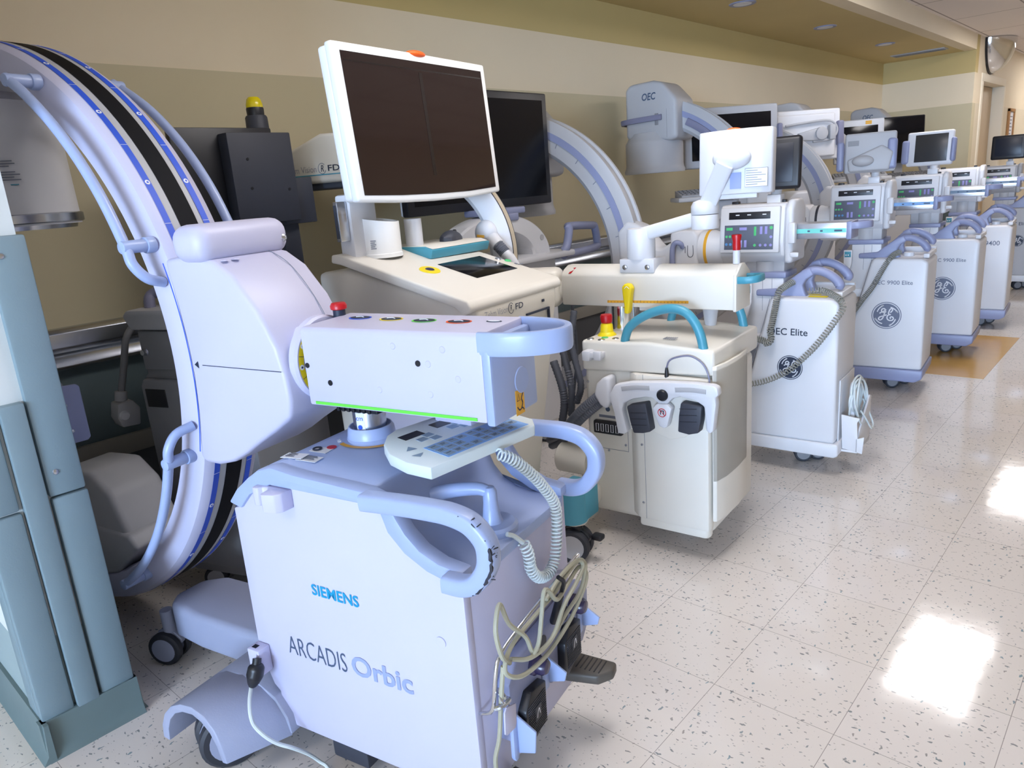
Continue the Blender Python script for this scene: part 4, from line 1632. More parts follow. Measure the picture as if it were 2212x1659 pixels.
p.tube([(-.336, .1195, .925), (-.327, .1195, .932), (-.318, .1195, .925)], .0012, 5)
p.make('lever_symbol', 'label', lv)
p = P()
p.quad((-.590, .158, .971), (.012, .0, .002), (.008, .026, .018), .0012)
p.make('red_mark', 'red', am_)
p = P()
p.cyl((-.33, .15, .862), (-.33, .19, .862), .012)
p.box(-.30, -.20, .16, .20, .84, .856, .003)
p.make('lock_bracket', 'arm_white', D)
p = P()
p.lathe([(.001, 1.000), (.012, 1.000), (.0125, 1.052), (.001, 1.053)], (.034, .22, 0))
st = p.make('release_post', 'arm_white', D)
p = P()
p.lathe([(.0125, 1.045), (.0135, 1.06), (.0125, 1.072), (.0165, 1.092), (.0155, 1.096), (.001, 1.094)], (.034, .22, 0))
p.make('red_cap', 'red', st)
p = P()
p.tube([(.055, .165, .952), (.085, .163, .953), (.112, .175, .955), (.118, .21, .956), (.112, .245, .955), (.085, .258, .953), (.055, .256, .952)], 0, 12, flat=(.012, .008, (0, 0, 1)))
p.make('loop_grip', 'teal', D)
# small monitor on the swing arm
p = P()
p.box(-.372, -.238, .158, .262, .975, 1.024, 0.004)
bk = p.make('arm_mount', 'arm_white', D)
p = P()
for x in (-.350, -.262):
    p.lathe([(.001, -.006), (.006, -.006), (.009, -.004), (.0095, 0)], (x, .158, .996), 'y', 20)
p.make('bolts', 'steel', bk)
p = P()
p.lathe([(.001, 1.022), (.049, 1.022), (.0505, 1.03), (.0505, 1.100), (.048, 1.128), (.001, 1.130)], (-.305, .20, 0), n=36)
a_, b_ = Vector((-.305, .20, 1.105)), Vector((-.060, .172, 1.160))
p.tube([a_, a_.lerp(b_, .33), a_.lerp(b_, .66), b_], 0, 16, flat=(.024, .026, (0, 0, 1)), sm=2)
p.make('lower_swing_arm', 'arm_white', D)
p = P()
p.lathe([(.001, 1.122), (.0435, 1.122), (.045, 1.13), (.045, 1.166), (.0435, 1.168)], (-.055, .17, 0), n=36)
p.make('elbow_joint', 'arm_white', D)
p = P()
p.lathe([(.0435, 1.170), (.045, 1.172), (.045, 1.196), (.038, 1.210), (.02, 1.216), (.001, 1.217)], (-.055, .17, 0), n=36)
a_, b_ = Vector((-.045, .165, 1.195)), Vector((.030, .125, 1.322))
p.tube([a_, a_.lerp(b_, .5), b_], 0, 16, flat=(.0285, .015, (1, 0, 0)), sm=2)
p.make('upper_swing_arm', 'arm_white', D)
DMX = Matrix.Translation((.045, .17, 1.325)) @ Matrix.Rotation(R(6), 4, 'Z') @ Matrix.Rotation(R(-3), 4, 'X')
p = P()
p.x = DMX
p.prism([(-.122, .052), (-.118, .012), (-.085, -.004), (-.04, -.015), (0, -.018), (.04, -.015), (.085, -.004), (.112, .012), (.116, .052)], 'z', -.098, .100, 0.006, 2, 12)
p.box(-.06, .07, -.002, .03, -.112, -.095, .004)
mo = p.make('small_monitor', 'arm_white', D)
p = P()
p.x = DMX
p.box(-.11, .104, .0515, .054, -.085, .088, 0)
p.make('screen', 'screen', mo)
p = P()
p.x = DMX
p.ell((-.01, .02, .100), .024, .018, .008)
p.make('orange_tab', 'orange', mo)
p = P()
p.x = DMX
p.ell((-.005, -.026, .012), .060, .026, .036)
p.make('tilt_hub', 'arm_white', mo)
p = P()
p.x = DMX
p.quad((.036, -.0175, -.078), (.066, .0115, 0), (0, 0, .056), .0008)
lb_ = p.make('rating_label', 'label', mo)
p = P()
p.x = DMX
for k in range(7):
    p.quad((.039, -.0182, -.030 - .007 * k), (.034 + .012 * (k % 3), .006 + .002 * (k % 3), 0), (0, 0, .0018), .0004)
p.tube([(.036, -.0185, -.078), (.102, -.007, -.078), (.102, -.007, -.022), (.036, -.0185, -.022)], .0007, 4, True, sm=1)
p.make('label_print', 'greyink', lb_)
p = P()
p.x = DMX
p.quad((-.01, -.0205, -.082), (.034, .001, 0), (0, 0, .050), .0008)
p.make('grey_label', 'paleink', mo)
# leg with axle cover, castors
p = P()
p.lathe([(.001, -.60), (.052, -.60), (.058, -.595), (.058, -.478), (.050, -.466), (.001, -.464)], (0, .05, .272), 'x', 32)
p.prism([(-.50, .30), (-.462, .30), (-.458, .18), (-.452, .05), (-.475, .03), (-.50, .12)], 'y', .02, .09, 0.012, 3)
p.make('axle_cover', 'ivory', D)
p = P()
p.prism([(-.48, .14), (-.44, .14), (-.35, -.20), (-.38, -.235), (-.42, -.235), (-.445, -.20)], 'z', .135, .20, 0.012, 3)
p.make('outrigger_leg', 'ivory', D)
p = P()
p.lathe([(.001, .275), (.046, .273), (.053, .266), (.054, .150), (.001, .148)], (-.405, -.20, 0), n=32)
p.prism([(-.458, -.2), (-.352, -.2), (-.352, -.10), (-.458, -.10)], 'z', .15, .274, 0.008)
p.make('caster_cover', 'teal', D)
cs = caster(D, -.398, -.205, .062, .034, 14, 'black', hub='ggrey', zt=.15)
p = P()
p.box(-.335, -.295, -.20, -.165, .085, .105, 0.006)
p.make('brake_tab', 'black', cs)
for x, y in ((-.40, .36), (-.16, .24), (-.14, .36)):
    caster(D, x, y, .045, .026, 30, 'black', hub='ggrey', zt=.10)
# its C arm, swung towards the wall
ZM = Matrix.Rotation(R(-DYAW), 4, 'Z') @ Matrix.Translation((-1.10 - DX, .80 - DY, 0)) @ Matrix.Rotation(R(25), 4, 'Z')
p = P()
p.x = ZM
p.band(-.81, 1.058, [(.408, -.030), (.408, .030), (.400, .036), (.33, .042), (.315, .03), (.315, -.03), (.33, -.042), (.400, -.036)], -88, 95, 64)
cz_ = p.make('c_arc', 'arm_white', D)
for y0, y1, r, m_ in ((-.022, .022, .4095, 'tan'), (-.030, -.022, .4092, 'slate'), (.022, .030, .4092, 'slate')):
    p = P()
    p.x = ZM
    vs = []
    for i in range(65):
        a = R(-88 + 183 * i / 64)
        for y in (y0, y1):
            vs.append((-.81 + r * math.cos(a), y, 1.058 + r * math.sin(a)))
    p.raw(vs, [(2 * i, 2 * i + 1, 2 * i + 3, 2 * i + 2) for i in range(64)])
    p.make('belt_band', m_, cz_)
p = P()
p.x = ZM
p.prism([(-1.345, 1.40), (-1.27, 1.375), (-.98, 1.375), (-.965, 1.44), (-.965, 1.53), (-1.01, 1.556), (-1.12, 1.560), (-1.345, 1.475)], 'y', -.135, .135, 0.014, 3)
p.box(-1.0, -.76, -.06, .06, 1.40, 1.50, .02)
de = p.make('flat_detector', 'ivory2', D)
p = P()
p.x = ZM
p.box(-1.33, -1.0, -.12, .12, 1.352, 1.378, .008)
p.make('detector_face', 'slate', de)
p = P()
p.x = ZM
p.quad((-1.34, -.1355, 1.405), (.36, 0, .0), (0, 0, .004), .0008)
p.make('teal_stripe', 'teal', de)
zx, zz, zo = ZM.to_3x3() @ XU, ZU, ZM @ Vector((-1.30, -.1352, 1.418))
text(de, 'Ziehm Vision', zo, zx, zz, width=.15, height=.024, m='greyink', bold=-.01)
text(de, 'R', ZM @ Vector((-1.130, -.1352, 1.418)), zx, zz, width=.014, height=.024, m='ink', shear=.2)
text(de, 'FD', ZM @ Vector((-1.098, -.1352, 1.419)), zx, zz, width=.052, height=.022, m='ink', bold=.012)
p = P()
p.x = ZM
p.tube([(-1.124 + .017 * math.cos(a * math.pi / 8), -.136, 1.430 + .020 * math.sin(a * math.pi / 8)) for a in range(2, 16)], .0012, 5, sm=1)
for k in range(5):
    p.quad((-1.10, -.10 + .018 * k, 1.5605), (.05 - .01 * (k % 2), 0, 0), (0, .006, 0), .0005)
p.make('label_print', 'greyink', de)
p = P()
p.x = ZM
p.ell((-.50, -.045, 1.14), .045, .03, .05)
p.cyl((-.475, -.06, 1.125), (-.445, -.075, 1.092), .026, bev=.005)
hb = p.make('cable_hub', 'arm_white', D)
p = P()
p.x = ZM
p.quad((-.528, -.076, 1.128), (.03, 0, -.004), (0, 0, .010), .0008)
p.make('warning_label', 'amber', hb)
p = P()
p.x = ZM
q = cr([(-.447, -.075, 1.094), (-.430, -.078, 1.076), (-.418, -.08, 1.062)], 6)
p.tube(q, [.0225 + (.0015 if i % 2 else -.001) for i in range(len(q))], 12, sm=1)
p.make('grey_bellows', 'hose', D)
p = P()
p.x = ZM
p.tube([(-.420, -.08, 1.064), (-.402, -.08, 1.046), (-.385, -.078, 1.015), (-.372, -.07, .97), (-.365, -.05, .90), (-.37, -.02, .82)], .0205, 12)
p.make('wrapped_hose', 'arm_white', D)
p = P()
p.x = ZM
p.box(-.40, -.22, -.06, .06, .84, .99, .03, 3)
p.cyl((-.30, 0, .90), (.08, 0, .90), .04)
p.make('c_arm_carriage', 'ivory', D)
# black lead to the foot switch
p = P()
p.tube([(-.121, -.010, .640), (-.120, -.012, .668), (-.120, -.012, .684)], [.009, .0065, .004], 10)
p.make('lead_connector', 'black', D)
p = P()
p.tube([(-.120, -.012, .684), (-.110, -.013, .708), (-.085, -.014, .722), (-.040, -.015, .731), (-.005, -.015, .718), (.018, -.015, .692), (.030, -.016, .650), (.020, -.02, .625)], .003, 8)
p.make('foot_switch_lead', 'violet2', D)

# foot switch hung on the front of the ivory stand
t = thing('foot_switch', (DX, DY, 0), DYAW, 'white arched two pedal foot switch hung on the front of the ivory stand', 'foot switch')
p = P()
p.prism([(-.312, .585), (-.290, .622), (-.232, .636), (-.112, .648), (0, .654), (.060, .652), (.074, .646), (.078, .622), (.066, .612), (.070, .59), (.060, .500), (.048, .490), (.036, .500), (.030, .580), (.0, .598), (-.05, .604), (-.075, .596), (-.112, .560), (-.150, .590), (-.175, .590), (-.222, .578), (-.256, .560), (-.264, .535), (-.246, .455), (-.262, .446), (-.284, .446), (-.296, .52), (-.308, .56)], 'y', -.066, -.030, 0.006)
fs_ = p.make('shell', 'arm_white', t)
p = P()
p.prism([(-.275, .57), (-.20, .60), (0, .605), (.05, .58), (.04, .50), (-.02, .475), (-.05, .455), (-.10, .440), (-.15, .455), (-.18, .465), (-.255, .455)], 'y', -.036, -.024, 0.004)
p.make('back_plate', 'ivory', t)
p = P()
p.prism([(-.148, .556), (-.130, .575), (-.095, .577), (-.078, .562), (-.095, .496), (-.108, .490), (-.125, .496)], 'y', -.072, -.040, 0.005)
tg = p.make('centre_tongue', 'arm_white', t)
p = P()
p.tube([(-.112 + .014 * math.cos(a * math.pi / 8), -.0725, .545 + .014 * math.sin(a * math.pi / 8)) for a in range(16)], .0014, 5, True, sm=1)
p.quad((-.122, -.0725, .555), (.019, 0, -.02), (.0014, 0, .0014), .0006)
p.m = 1
p.quad((-.119, -.0722, .538), (.003, 0, 0), (0, 0, .014), .0006)
p.quad((-.108, -.0722, .538), (.003, 0, 0), (0, 0, .014), .0006)
p.quad((-.119, -.0722, .550), (.014, 0, 0), (0, 0, .003), .0006)
p.make('hand_symbol', ['red', 'ink'], tg)
for q in ([(-.243, .553), (-.170, .572), (-.158, .500), (-.154, .472), (-.185, .462), (-.220, .458), (-.232, .50)], [(-.046, .588), (.026, .582), (.022, .53), (.014, .490), (-.02, .480), (-.058, .485), (-.054, .54)]):
    p = P()
    p.prism(q, 'y', -.074, -.032, 0.006)
    pd = p.make('foot_pedal', 'slate', t)
    p = P()
    for k in range(3):
        z = q[0][1] - .022 - k * .022
        p.quad((q[6][0] + .004, -.0742, z), (.06, 0, .006), (0, 0, .0016), .0005)
    p.make('pedal_ribs', 'black', pd)
p = P()
p.lathe([(.001, -.012), (.016, -.010), (.020, -.003), (.020, .0)], (-.112, -.066, .604), 'y', 28)
p.make('push_knob', 'black', t)
for xa, xb, za, zb in ((-.262, -.158, .611, .624), (-.066, .038, .627, .631)):
    p = P()
    p.tube([(xa, -.0665, za), ((xa + xb) / 2, -.0665, (za + zb) / 2 + .003), (xb, -.0665, zb)], 0, 10, flat=(.002, .008, (0, 1, 0)))
    p.make('grip_slot', 'ggrey', t)

# ------------------------------------------------------------------ display workstation with black monitor on a white arch
E2 = thing('display_workstation', (-1.95, 1.0, 0), 0, 'workstation with a large black flat screen above a white arch and violet grab bar', 'workstation')
p = P()
p.box(-.28, .12, -.42, .34, .12, .96, .02, 3)
p.make('cabinet', 'gwhite', E2)
p = P()
p.box(-.28, .18, -.46, .42, .955, .985, .01)
p.make('deck', 'gwhite', E2)
p = P()
p.x = Matrix.Translation((.06, -.05, .98)) @ Matrix.Rotation(R(90), 4, 'Z') @ Matrix.Diagonal((1.72, 1, 1, 1))
p.band(0, 0, [(.198, -.06), (.205, -.05), (.205, .05), (.198, .06), (.135, .06), (.130, .05), (.130, -.05), (.135, -.06)], 0, 180, 40)
ar = p.make('support_arch', 'gwhite', E2)
p = P()
p.disc((.1205, .235, 1.06), (1, 0, 0), .014, .002)
p.make('screw_cover', 'ggrey', ar)
text(ar, 'OEC Elite', (.121, -.20, 1.135), YU, ZU, width=.13, height=.024, m='ink2', bold=.01)
p = P()
p.box(-.02, .13, -.14, .12, 1.185, 1.215, .008)
p.box(.0, .13, -.09, .07, 1.155, 1.19, .006)
ph = p.make('monitor_mount', 'violet', E2)
p = P()
p.x = Matrix.Translation((.0, -.01, 1.475)) @ Matrix.Rotation(R(1.5), 4, 'Z')
p.box(-.030, .012, -.49, .49, -.262, .262, .008)
mo = p.make('large_monitor', 'black', E2)
p = P()
p.x = Matrix.Translation((.0, -.01, 1.475)) @ Matrix.Rotation(R(1.5), 4, 'Z')
p.box(.0115, .0135, -.452, .452, -.222, .228, 0)
p.make('screen', mat('navy_black_screen', (6, 8, 16), 0.25, var=0, spec=0.25), mo)
p = P()
p.x = Matrix.Translation((.0, -.01, 1.475)) @ Matrix.Rotation(R(1.5), 4, 'Z')
p.box(-.045, -.028, -.485, .4935, -.258, .264, .006)
p.make('rear_shell', 'gwhite', mo)
p = P()
p.tube([(.15, .36, .98), (.16, .375, 1.0), (.13, .44, 1.075), (.11, .47, 1.092), (.05, .74, 1.075), (.05, .77, 1.06), (.05, .785, .985), (.06, .75, .958), (.12, .45, .955), (.15, .36, .96)], .021, 12, sm=4)
p.make('grab_bar', 'violet', E2)
for x, y in ((-.2, -.34), (-.2, .26), (.05, -.34), (.05, .26)):
    caster(E2, x, y, .05, .028, 20, 'gdark', hub='ggrey', zt=.13)

# ------------------------------------------------------------------ grey workstation behind the big C
E1 = thing('dark_monitor_workstation', (-2.0, -.60, 0), 20, 'grey workstation behind the large C with black monitor backs and a yellow beacon', 'workstation')
EM = Matrix.Rotation(R(-20), 4, 'Z') @ Matrix.Translation((0, .20, 0))       # wall-parallel parts of it
p = P()
p.prism([(.0, .08), (.38, .08), (.38, .965), (-.035, .965), (-.03, .80), (-.045, .79)], 'y', .0, .38, .010)
cab = p.make('cabinet', 'gdark', E1)
p = P()
p.prism([(-.03, .95), (.385, .95), (.40, .985), (.385, 1.02), (-.035, 1.015), (-.058, .995)], 'y', -.03, .40, .010)
tp = p.make('cabinet_top', 'ggrey', E1)
p = P()
for k in range(4):
    p.quad((.08, .05 + .02 * k, 1.0195), (.16, 0, .001), (0, .010, 0), .0006)
p.make('label_print', 'greyink', tp)
p = P()
p.box(-.022, .20, -.012, .005, .815, .945, .005)
dr = p.make('drawer_front', 'gdark', E1)
p = P()
p.lathe([(.001, -.014), (.009, -.013), (.010, -.004), (.013, 0)], (-.004, -.012, .875), 'y', 20)
p.make('lock_knob', 'steel', dr)
p = P()
p.prism([(-.042, .12), (.34, .12), (.34, .785), (-.035, .785), (-.048, .76)], 'y', -.022, .004, .010, 3)
sl_ = p.make('front_door', 'gdark', E1)
p = P()
p.box(-.028, .060, -.0245, -.020, .690, .752, .014, 3)
p.make('handle_slot', 'black', sl_)
p = P()
p.tube([(.02, .02, 1.0), (-.01, .06, 1.05), (.06, .09, 1.065), (.20, .10, 1.06), (.3, .10, 1.01)], .018, 10)
p.make('grab_bar', 'violet2', E1)
p = P()
p.x = EM
p.box(-.20, -.14, .10, .16, 1.0, 1.36, .01)
p.make('monitor_post', 'ggrey', E1)
p = P()
p.x = EM
p.box(-.115, -.085, .035, .42, 1.235, 1.583, .006)
mo = p.make('monitor', 'black', E1)
lab(mo, 'slim black monitor seen from behind')
p = P()
p.x = EM
p.box(-.085, -.02, .205, .455, 1.245, 1.560, .004)
p.box(-.085, -.04, .40, .535, 1.232, 1.40, .004)
mo2 = p.make('monitor_rear_box', 'slate', E1)
p = P()
p.x = EM
for y, z in ((.27, 1.47), (.27, 1.37), (.42, 1.36)):
    p.cyl((-.0205, y, z), (-.018, y, z), .005, n=12)
p.make('screws', 'black', mo2)
p = P()
p.x = EM
p.box(-.13, -.07, .40, .47, 1.05, 1.26, .006)
p.make('rear_bracket', 'slate', E1)
p = P()
p.x = EM
p.lathe([(.001, 1.40), (.046, 1.40), (.040, 1.625), (.036, 1.632), (.001, 1.633)], (-.15, .405, 0), n=32)
bc = p.make('beacon_post', 'slate', E1)
p = P()
p.x = EM
p.lathe([(.031, 1.632), (.032, 1.655), (.030, 1.662)], (-.15, .405, 0), n=32)
p.make('beacon_socket', 'black', bc)
p = P()
p.x = EM
p.lathe([(.0305, 1.660), (.030, 1.672), (.025, 1.690), (.018, 1.697), (.001, 1.699)], (-.15, .405, 0), n=32)
p.make('beacon_lens', 'ylens', bc)
for x, y in ((.05, .05), (.33, .05), (.05, .33), (.33, .33)):
    caster(E1, x, y, .04, .026, 30, 'gdark', hub='ggrey', zt=.09)
# plug of that workstation, hanging on its lead
p = P()
p.x = EM
p.tube([(-.20, -.15, .95), (-.205, -.19, .90), (-.20, -.215, .82), (-.20, -.245, .72)], .012, 10)
p.make('supply_lead', 'gdark', E1)
p = P()
p.x = EM
p.cyl((-.20, -.245, .725), (-.20, -.252, .69), .020, bev=.003)
p.prism([(-.285, .64), (-.275, .690), (-.225, .692), (-.205, .66), (-.215, .60), (-.275, .605)], 'x', -.235, -.165, .006)
pc = p.make('wall_connector', 'ggrey', E1)
p = P()
p.x = EM
p.lathe([(.001, .008), (.014, .008), (.018, 0)], (-.165, -.262, .645), 'x', 20)
p.make('screw_dial', 'gwhite', pc)

# ------------------------------------------------------------------ row of grey-white C-arm carts down the corridor


def ge_logo(parent, x, z, r, dark):
    """round emblem with two script letters, drawn on the y=0 face"""
    k = 'ink' if dark else 'glogo'
    p = P()
    p.lathe([(.001, -.0012), (r * .88, -.0012), (r * .88, 0)], (x, -.0002, z), 'y', 48)
    n = 48
    vs = []
    for i in range(n + 1):
        a = 2 * math.pi * i / n
        for q in (r * .945, r):
            vs.append((x + q * math.cos(a), -.0012, z + q * math.sin(a)))
    p.raw(vs, [(2 * i, 2 * i + 1, 2 * i + 3, 2 * i + 2) for i in range(n)])
    em = p.make('round_emblem', k, parent)
    p = P()
    o = (x, -.0018, z)
    sc = lambda L: [(a * r, b * r) for a, b in L]
    w = r * .085
    G = [(-.02, .30), (-.12, .22), (-.26, .24), (-.34, .36), (-.28, .48), (-.14, .50), (-.10, .38), (-.20, .30), (-.36, .22), (-.46, .14)]
    G2 = [(-.05, .46), (-.10, .26), (-.16, .02), (-.24, -.22), (-.36, -.34), (-.48, -.32), (-.50, -.22), (-.42, -.12), (-.26, -.06), (-.10, .0), (.02, .06)]
    Ee = [(.26, .22), (.36, .34), (.40, .46), (.32, .52), (.22, .44), (.16, .28), (.14, .14), (.22, .08), (.30, .08)]
    E2_ = [(.28, .07), (.14, .04), (.06, -.08), (.08, -.26), (.22, -.36), (.40, -.34), (.48, -.22), (.42, -.10), (.30, -.10), (.26, -.18), (.32, -.22)]
    for L in (G, G2, Ee, E2_):
        ribbon(p, sc(L), w, o, XU, ZU, .0006)
    for a in (20, 110, 200, 290):
        L = [(math.cos(R(a + d)) * (.76 - .002 * d), math.sin(R(a + d)) * (.76 - .002 * d)) for d in range(0, 50, 8)]
        ribbon(p, sc(L), w * .9, o, XU, ZU, .0006)
        ribbon(p, sc([(L[0][0] * .97, L[0][1] * .97), L[0], L[1]]), w * 1.4, o, XU, ZU, .0006)
    p.make('script_letters', 'gwhite', em)


def oec(name_label, x, y, yaw, elite=False, title='OEC 9900 Elite', Wd=.36, screen=None, dz=0.0, cx=-1.70, cz=.95, Ro=.76, head=True, rail='teal_stripe', railm='alu', second=True, clip=True, head_dz=0.0, tone='gwhite', logo=True, grip=True):
    t = thing('c_arm_cart', (x, y, 0), yaw, name_label, 'x-ray machine', 'row of grey white C arm carts')
    # cart shell
    p = P()
    p.prism([(-.425, .150), (.0, .150), (0, .748), (-.030, .768), (-.272, .770), (-.285, .74)], 'y', 0, Wd, 0.014, 3)
    sh = p.make('cart_shell', tone, t)
    p = P()
    if not elite:
        p.prism([(-.42, .085), (-.03, .078), (.006, .10), (.010, .150), (-.43, .152)], 'y', -.006, Wd + .01, 0.008, 3)
    else:
        p.prism([(-.42, .095), (.0, .090), (.018, .10), (.016, .152), (-.43, .152)], 'y', -.006, Wd + .005, 0.008, 3)
    p.make('bumper_skirt', 'gwhite' if elite else 'violet', t)
    p = P()
    p.box(-.035, -.004, .06, Wd - .02, .765, .790, .006)
    p.box(-.20, -.004, Wd - .035, Wd - .01, .762, .800, .008)
    p.make('tray_rim', 'gwhite', sh)
    if not elite:
        p = P()
        p.lathe([(.001, .790), (.026, .789), (.028, .78), (.028, .765)], (-.115, .14, 0), n=24)
        p.make('filler_cap', 'gwhite', sh)
    # seam of the front shell, title and emblem
    p = P()
    p.tube([(-.278, -.0004, .765), (-.30, -.0004, .672), (-.36, -.0004, .44), (-.405, -.0004, .31), (-.42, -.0004, .308)], .0013, 5, sm=1)
    p.make('shell_seam', 'greyink', sh)
    k = 'ink' if elite else 'glogo'
    if title:
        w_ = .20 if not elite else .165
        x0 = -.268 if not elite else -.285
        text(sh, title, (x0, -.0004, .628 if not elite else .613), XU, ZU, width=w_ if len(title) > 5 else .062, m=k, bold=.004 if not elite else .008)
    if logo:
        ge_logo(sh, -.189, .455 if not elite else .472, .076 if not elite else .053, elite)
    # lower column housing and column
    p = P()
    p.box(-.63, -.40, .05, Wd - .04, .13, .565, .012)
    p.box(-.62, -.33, .06, Wd - .06, .545, .595, .008)
    p.make('base_housing', tone, t)
    p = P()
    p.prism([(-.47, .58), (-.30, .58), (-.245, .70), (-.245, .845), (-.40, .845), (-.40, .76)], 'y', .075, Wd - .09, .008)
    cl = p.make('column_housing', tone, t)
    p = P()
    for xx in (-.335, -.295):
        p.quad((xx, .0742, .70), (.0015, 0, 0), (0, 0, .14), .0006)
    p.make('housing_seams', 'greyink', cl)
    p = P()
    p.box(-.42, -.235, .07, Wd - .07, .842, .868, .006)
    p.make('turntable_plate', 'violet', t)
    p = P()
    p.box(-.42, -.25, .10, .25, .862, .915 + dz, .01)
    p.cyl((-.335, .14, .86), (-.335, .14, .91 + dz), .055, n=28)
    p.make('lift_column', 'ggrey', t)
    # steering handles
    for yy, s_ in ((.085, 1),) + (((Wd - .075), 1),) * second:
        p = P()
        hz = .0 if yy < .1 else .018
        p.prism([(-.36, .765), (-.145, .762), (-.155, .785), (-.165, .815), (-.150, .838 + hz), (-.120, .858 + hz), (-.135, .888 + hz), (-.165, .878 + hz), (-.235, .825), (-.262, .800), (-.36, .792)], 'y', yy - .022, yy + .022, .008, 3)
        h = p.make('steering_handle', 'violet', t)
        p = P()
        p.tube([(-.165, yy, .858 + hz), (-.135, yy, .872 + hz), (-.10, yy, .872 + hz), (-.065, yy, .858 + hz), (-.036, yy, .836 + hz), (-.022, yy, .815 + hz), (-.026, yy, .800 + hz)], [.019, .0185, .018, .018, .019, .020, .014], 12)
        p.make('grip', 'violet', h)
    # control box with key panel
    zb = dz
    p = P()
    p.prism([(.075, .935 + zb), (.062, 1.0 + zb), (.078, 1.135 + zb), (.095, 1.155 + zb), (.25, 1.155 + zb), (.265, 1.14 + zb), (.265, .90 + zb), (.11, .90 + zb)], 'x', -.525, -.245, .008)
    bx = p.make('control_box', tone, t)
    p = P()
    p.prism([(.07, .905 + zb), (.075, 1.13 + zb), (.11, 1.168 + zb), (.22, 1.168 + zb), (.26, 1.13 + zb), (.26, .905 + zb)], 'x', -.246, -.212, .014, 3)
    p.make('box_end_cap', tone, bx)
    PX = Matrix.Translation((-.388, .058, 1.045 + zb)) @ Matrix.Rotation(R(-5), 4, 'X')
    p = P()
    p.x = PX
    p.box(-.128, .128, -.006, .02, -.092, .100, .006)
    pf = p.make('panel_frame', 'gwhite', bx)
    p = P()
    p.x = PX
    p.box(-.090, .088, -.0072, -.004, .050, .080, .0008)
    ds = p.make('display_strip', 'black', pf)
    p = P()
    p.x = PX
    for a in (-.06, -.01, .055):
        p.quad((a, -.0075, .066), (.016, 0, 0), (0, 0, .004), .0003)
    p.make('display_print', 'label', ds)
    p = P()
    p.x = PX
    p.box(-.108, .104, -.0072, -.004, -.078, .026, .0008)
    for a in (-.058, -.02, .012, .04, .078):
        p.m = 0
    p.m = 1
    for a in (-.098, -.083, -.068):
        for b in (-.022,):
            p.disc(PX.inverted() @ (PX @ Vector((a, -.0072, b))), YV, .0055, .0006, 14)
    p.box(-.100, -.072, -.0079, -.0071, .004, .016, .0003)
    p.box(.021, .031, -.0079, -.0071, -.020, .018, .0003)
    p.disc((.026, -.0072, -.060), YV, .006, .0006, 14)
    p.disc((.094, -.0072, .012), YV, .007, .0006, 14)
    p.m = 2
    p.box(-.042, -.010, -.0079, -.0071, .004, .016, .0003)
    for a in (-.040, -.020):
        p.box(a, a + .011, -.0079, -.0071, -.068, -.038, .0003)
    for a in (.046, .067):
        p.box(a, a + .011, -.0079, -.0071, -.014, .018, .0003)
    for a, b in ((.050, -.060), (.072, -.060), (.094, -.060), (.094, -.026)):
        p.disc((a, -.0072, b), YV, .006, .0006, 14)
    p.m = 3
    for a in (-.098, -.080, -.062):
        p.disc((a, -.0072, -.055), YV, .006, .0006, 14)
    p.make('key_pad', ['pad', 'kgreen', 'kviolet', 'kblue'], pf)
    p = P()
    p.box(-.505, -.475, .16, .19, 1.150 + zb, 1.166 + zb, .003)
    p.make('top_switch', 'black', bx)
    p = P()
    p.box(-.29, -.27, .16, .19, 1.150 + zb, 1.166 + zb, .003)
    p.make('top_switch', 'black', bx)
    if clip:
        p = P()
        p.box(-.225, -.195, .045, .075, .99 + zb, 1.075 + zb, .006)
        p.box(-.21, -.175, .03, .05, .935 + zb, .955 + zb, .005)
        p.make('hand_switch_clip', 'gwhite', bx)
    # sliding cross arm
    p = P()
    p.box(-.23, -.008, .10, .21, 1.002 + zb, 1.066 + zb, .004)
    xa = p.make('cross_arm', railm, t)
    p = P()
    p.quad((-.225, .0992, 1.026 + zb), (.215, 0, .0), (0, 0, .018), .0008)
    st = p.make('scale_stripe', rail, xa)
    p = P()
    for a in (-.215, -.16, -.11, -.055):
        p.quad((a, .0986, 1.031 + zb), (.010 if a != -.055 else .03, 0, 0), (0, 0, .007), .0004)
    p.make('stripe_print', 'ink2', st)
    p = P()
    p.box(-.010, .012, .095, .215, .998 + zb, 1.07 + zb, .006)
    p.tube([(.005, .105, 1.052 + zb), (.035, .108, 1.053 + zb), (.062, .13, 1.054 + zb), (.070, .155, 1.054 + zb), (.062, .18, 1.054 + zb), (.035, .202, 1.053 + zb), (.005, .205, 1.052 + zb)], 0, 12, flat=(.014, .008, (0, 0, 1)))
    p.make('cross_arm_grip', 'violet', xa)
    # rotation hub and carriage
    hz = 1.005 + zb
    p = P()
    p.lathe([(.001, -.52), (.07, -.52), (.078, -.54), (.080, -.575), (.086, -.590), (.086, -.640), (.001, -.642)], (0, .175, hz - .045), 'x', 36)
    hb = p.make('rotation_hub', tone, t)
    p = P()
    n = 36
    vs = []
    for i in range(n + 1):
        a = 2 * math.pi * i / n
        for xx in (-.598, -.612):
            vs.append((xx, .175 + .0868 * math.cos(a), hz - .045 + .0868 * math.sin(a)))
    p.raw(vs, [(2 * i, 2 * i + 1, 2 * i + 3, 2 * i + 2) for i in range(n)])
    p.make('scale_band', 'amber' if elite else 'slate', hb)
    p = P()
    p.prism([(-.775, hz + .03), (-.76, hz + .048), (-.66, hz + .048), (-.64, hz + .02), (-.64, hz - .135), (-.66, hz - .15), (-.76, hz - .15), (-.775, hz - .13)], 'y', .095, .255, .012, 3)
    cg = p.make('wig_wag_housing', 'gwhite', t)
    p = P()
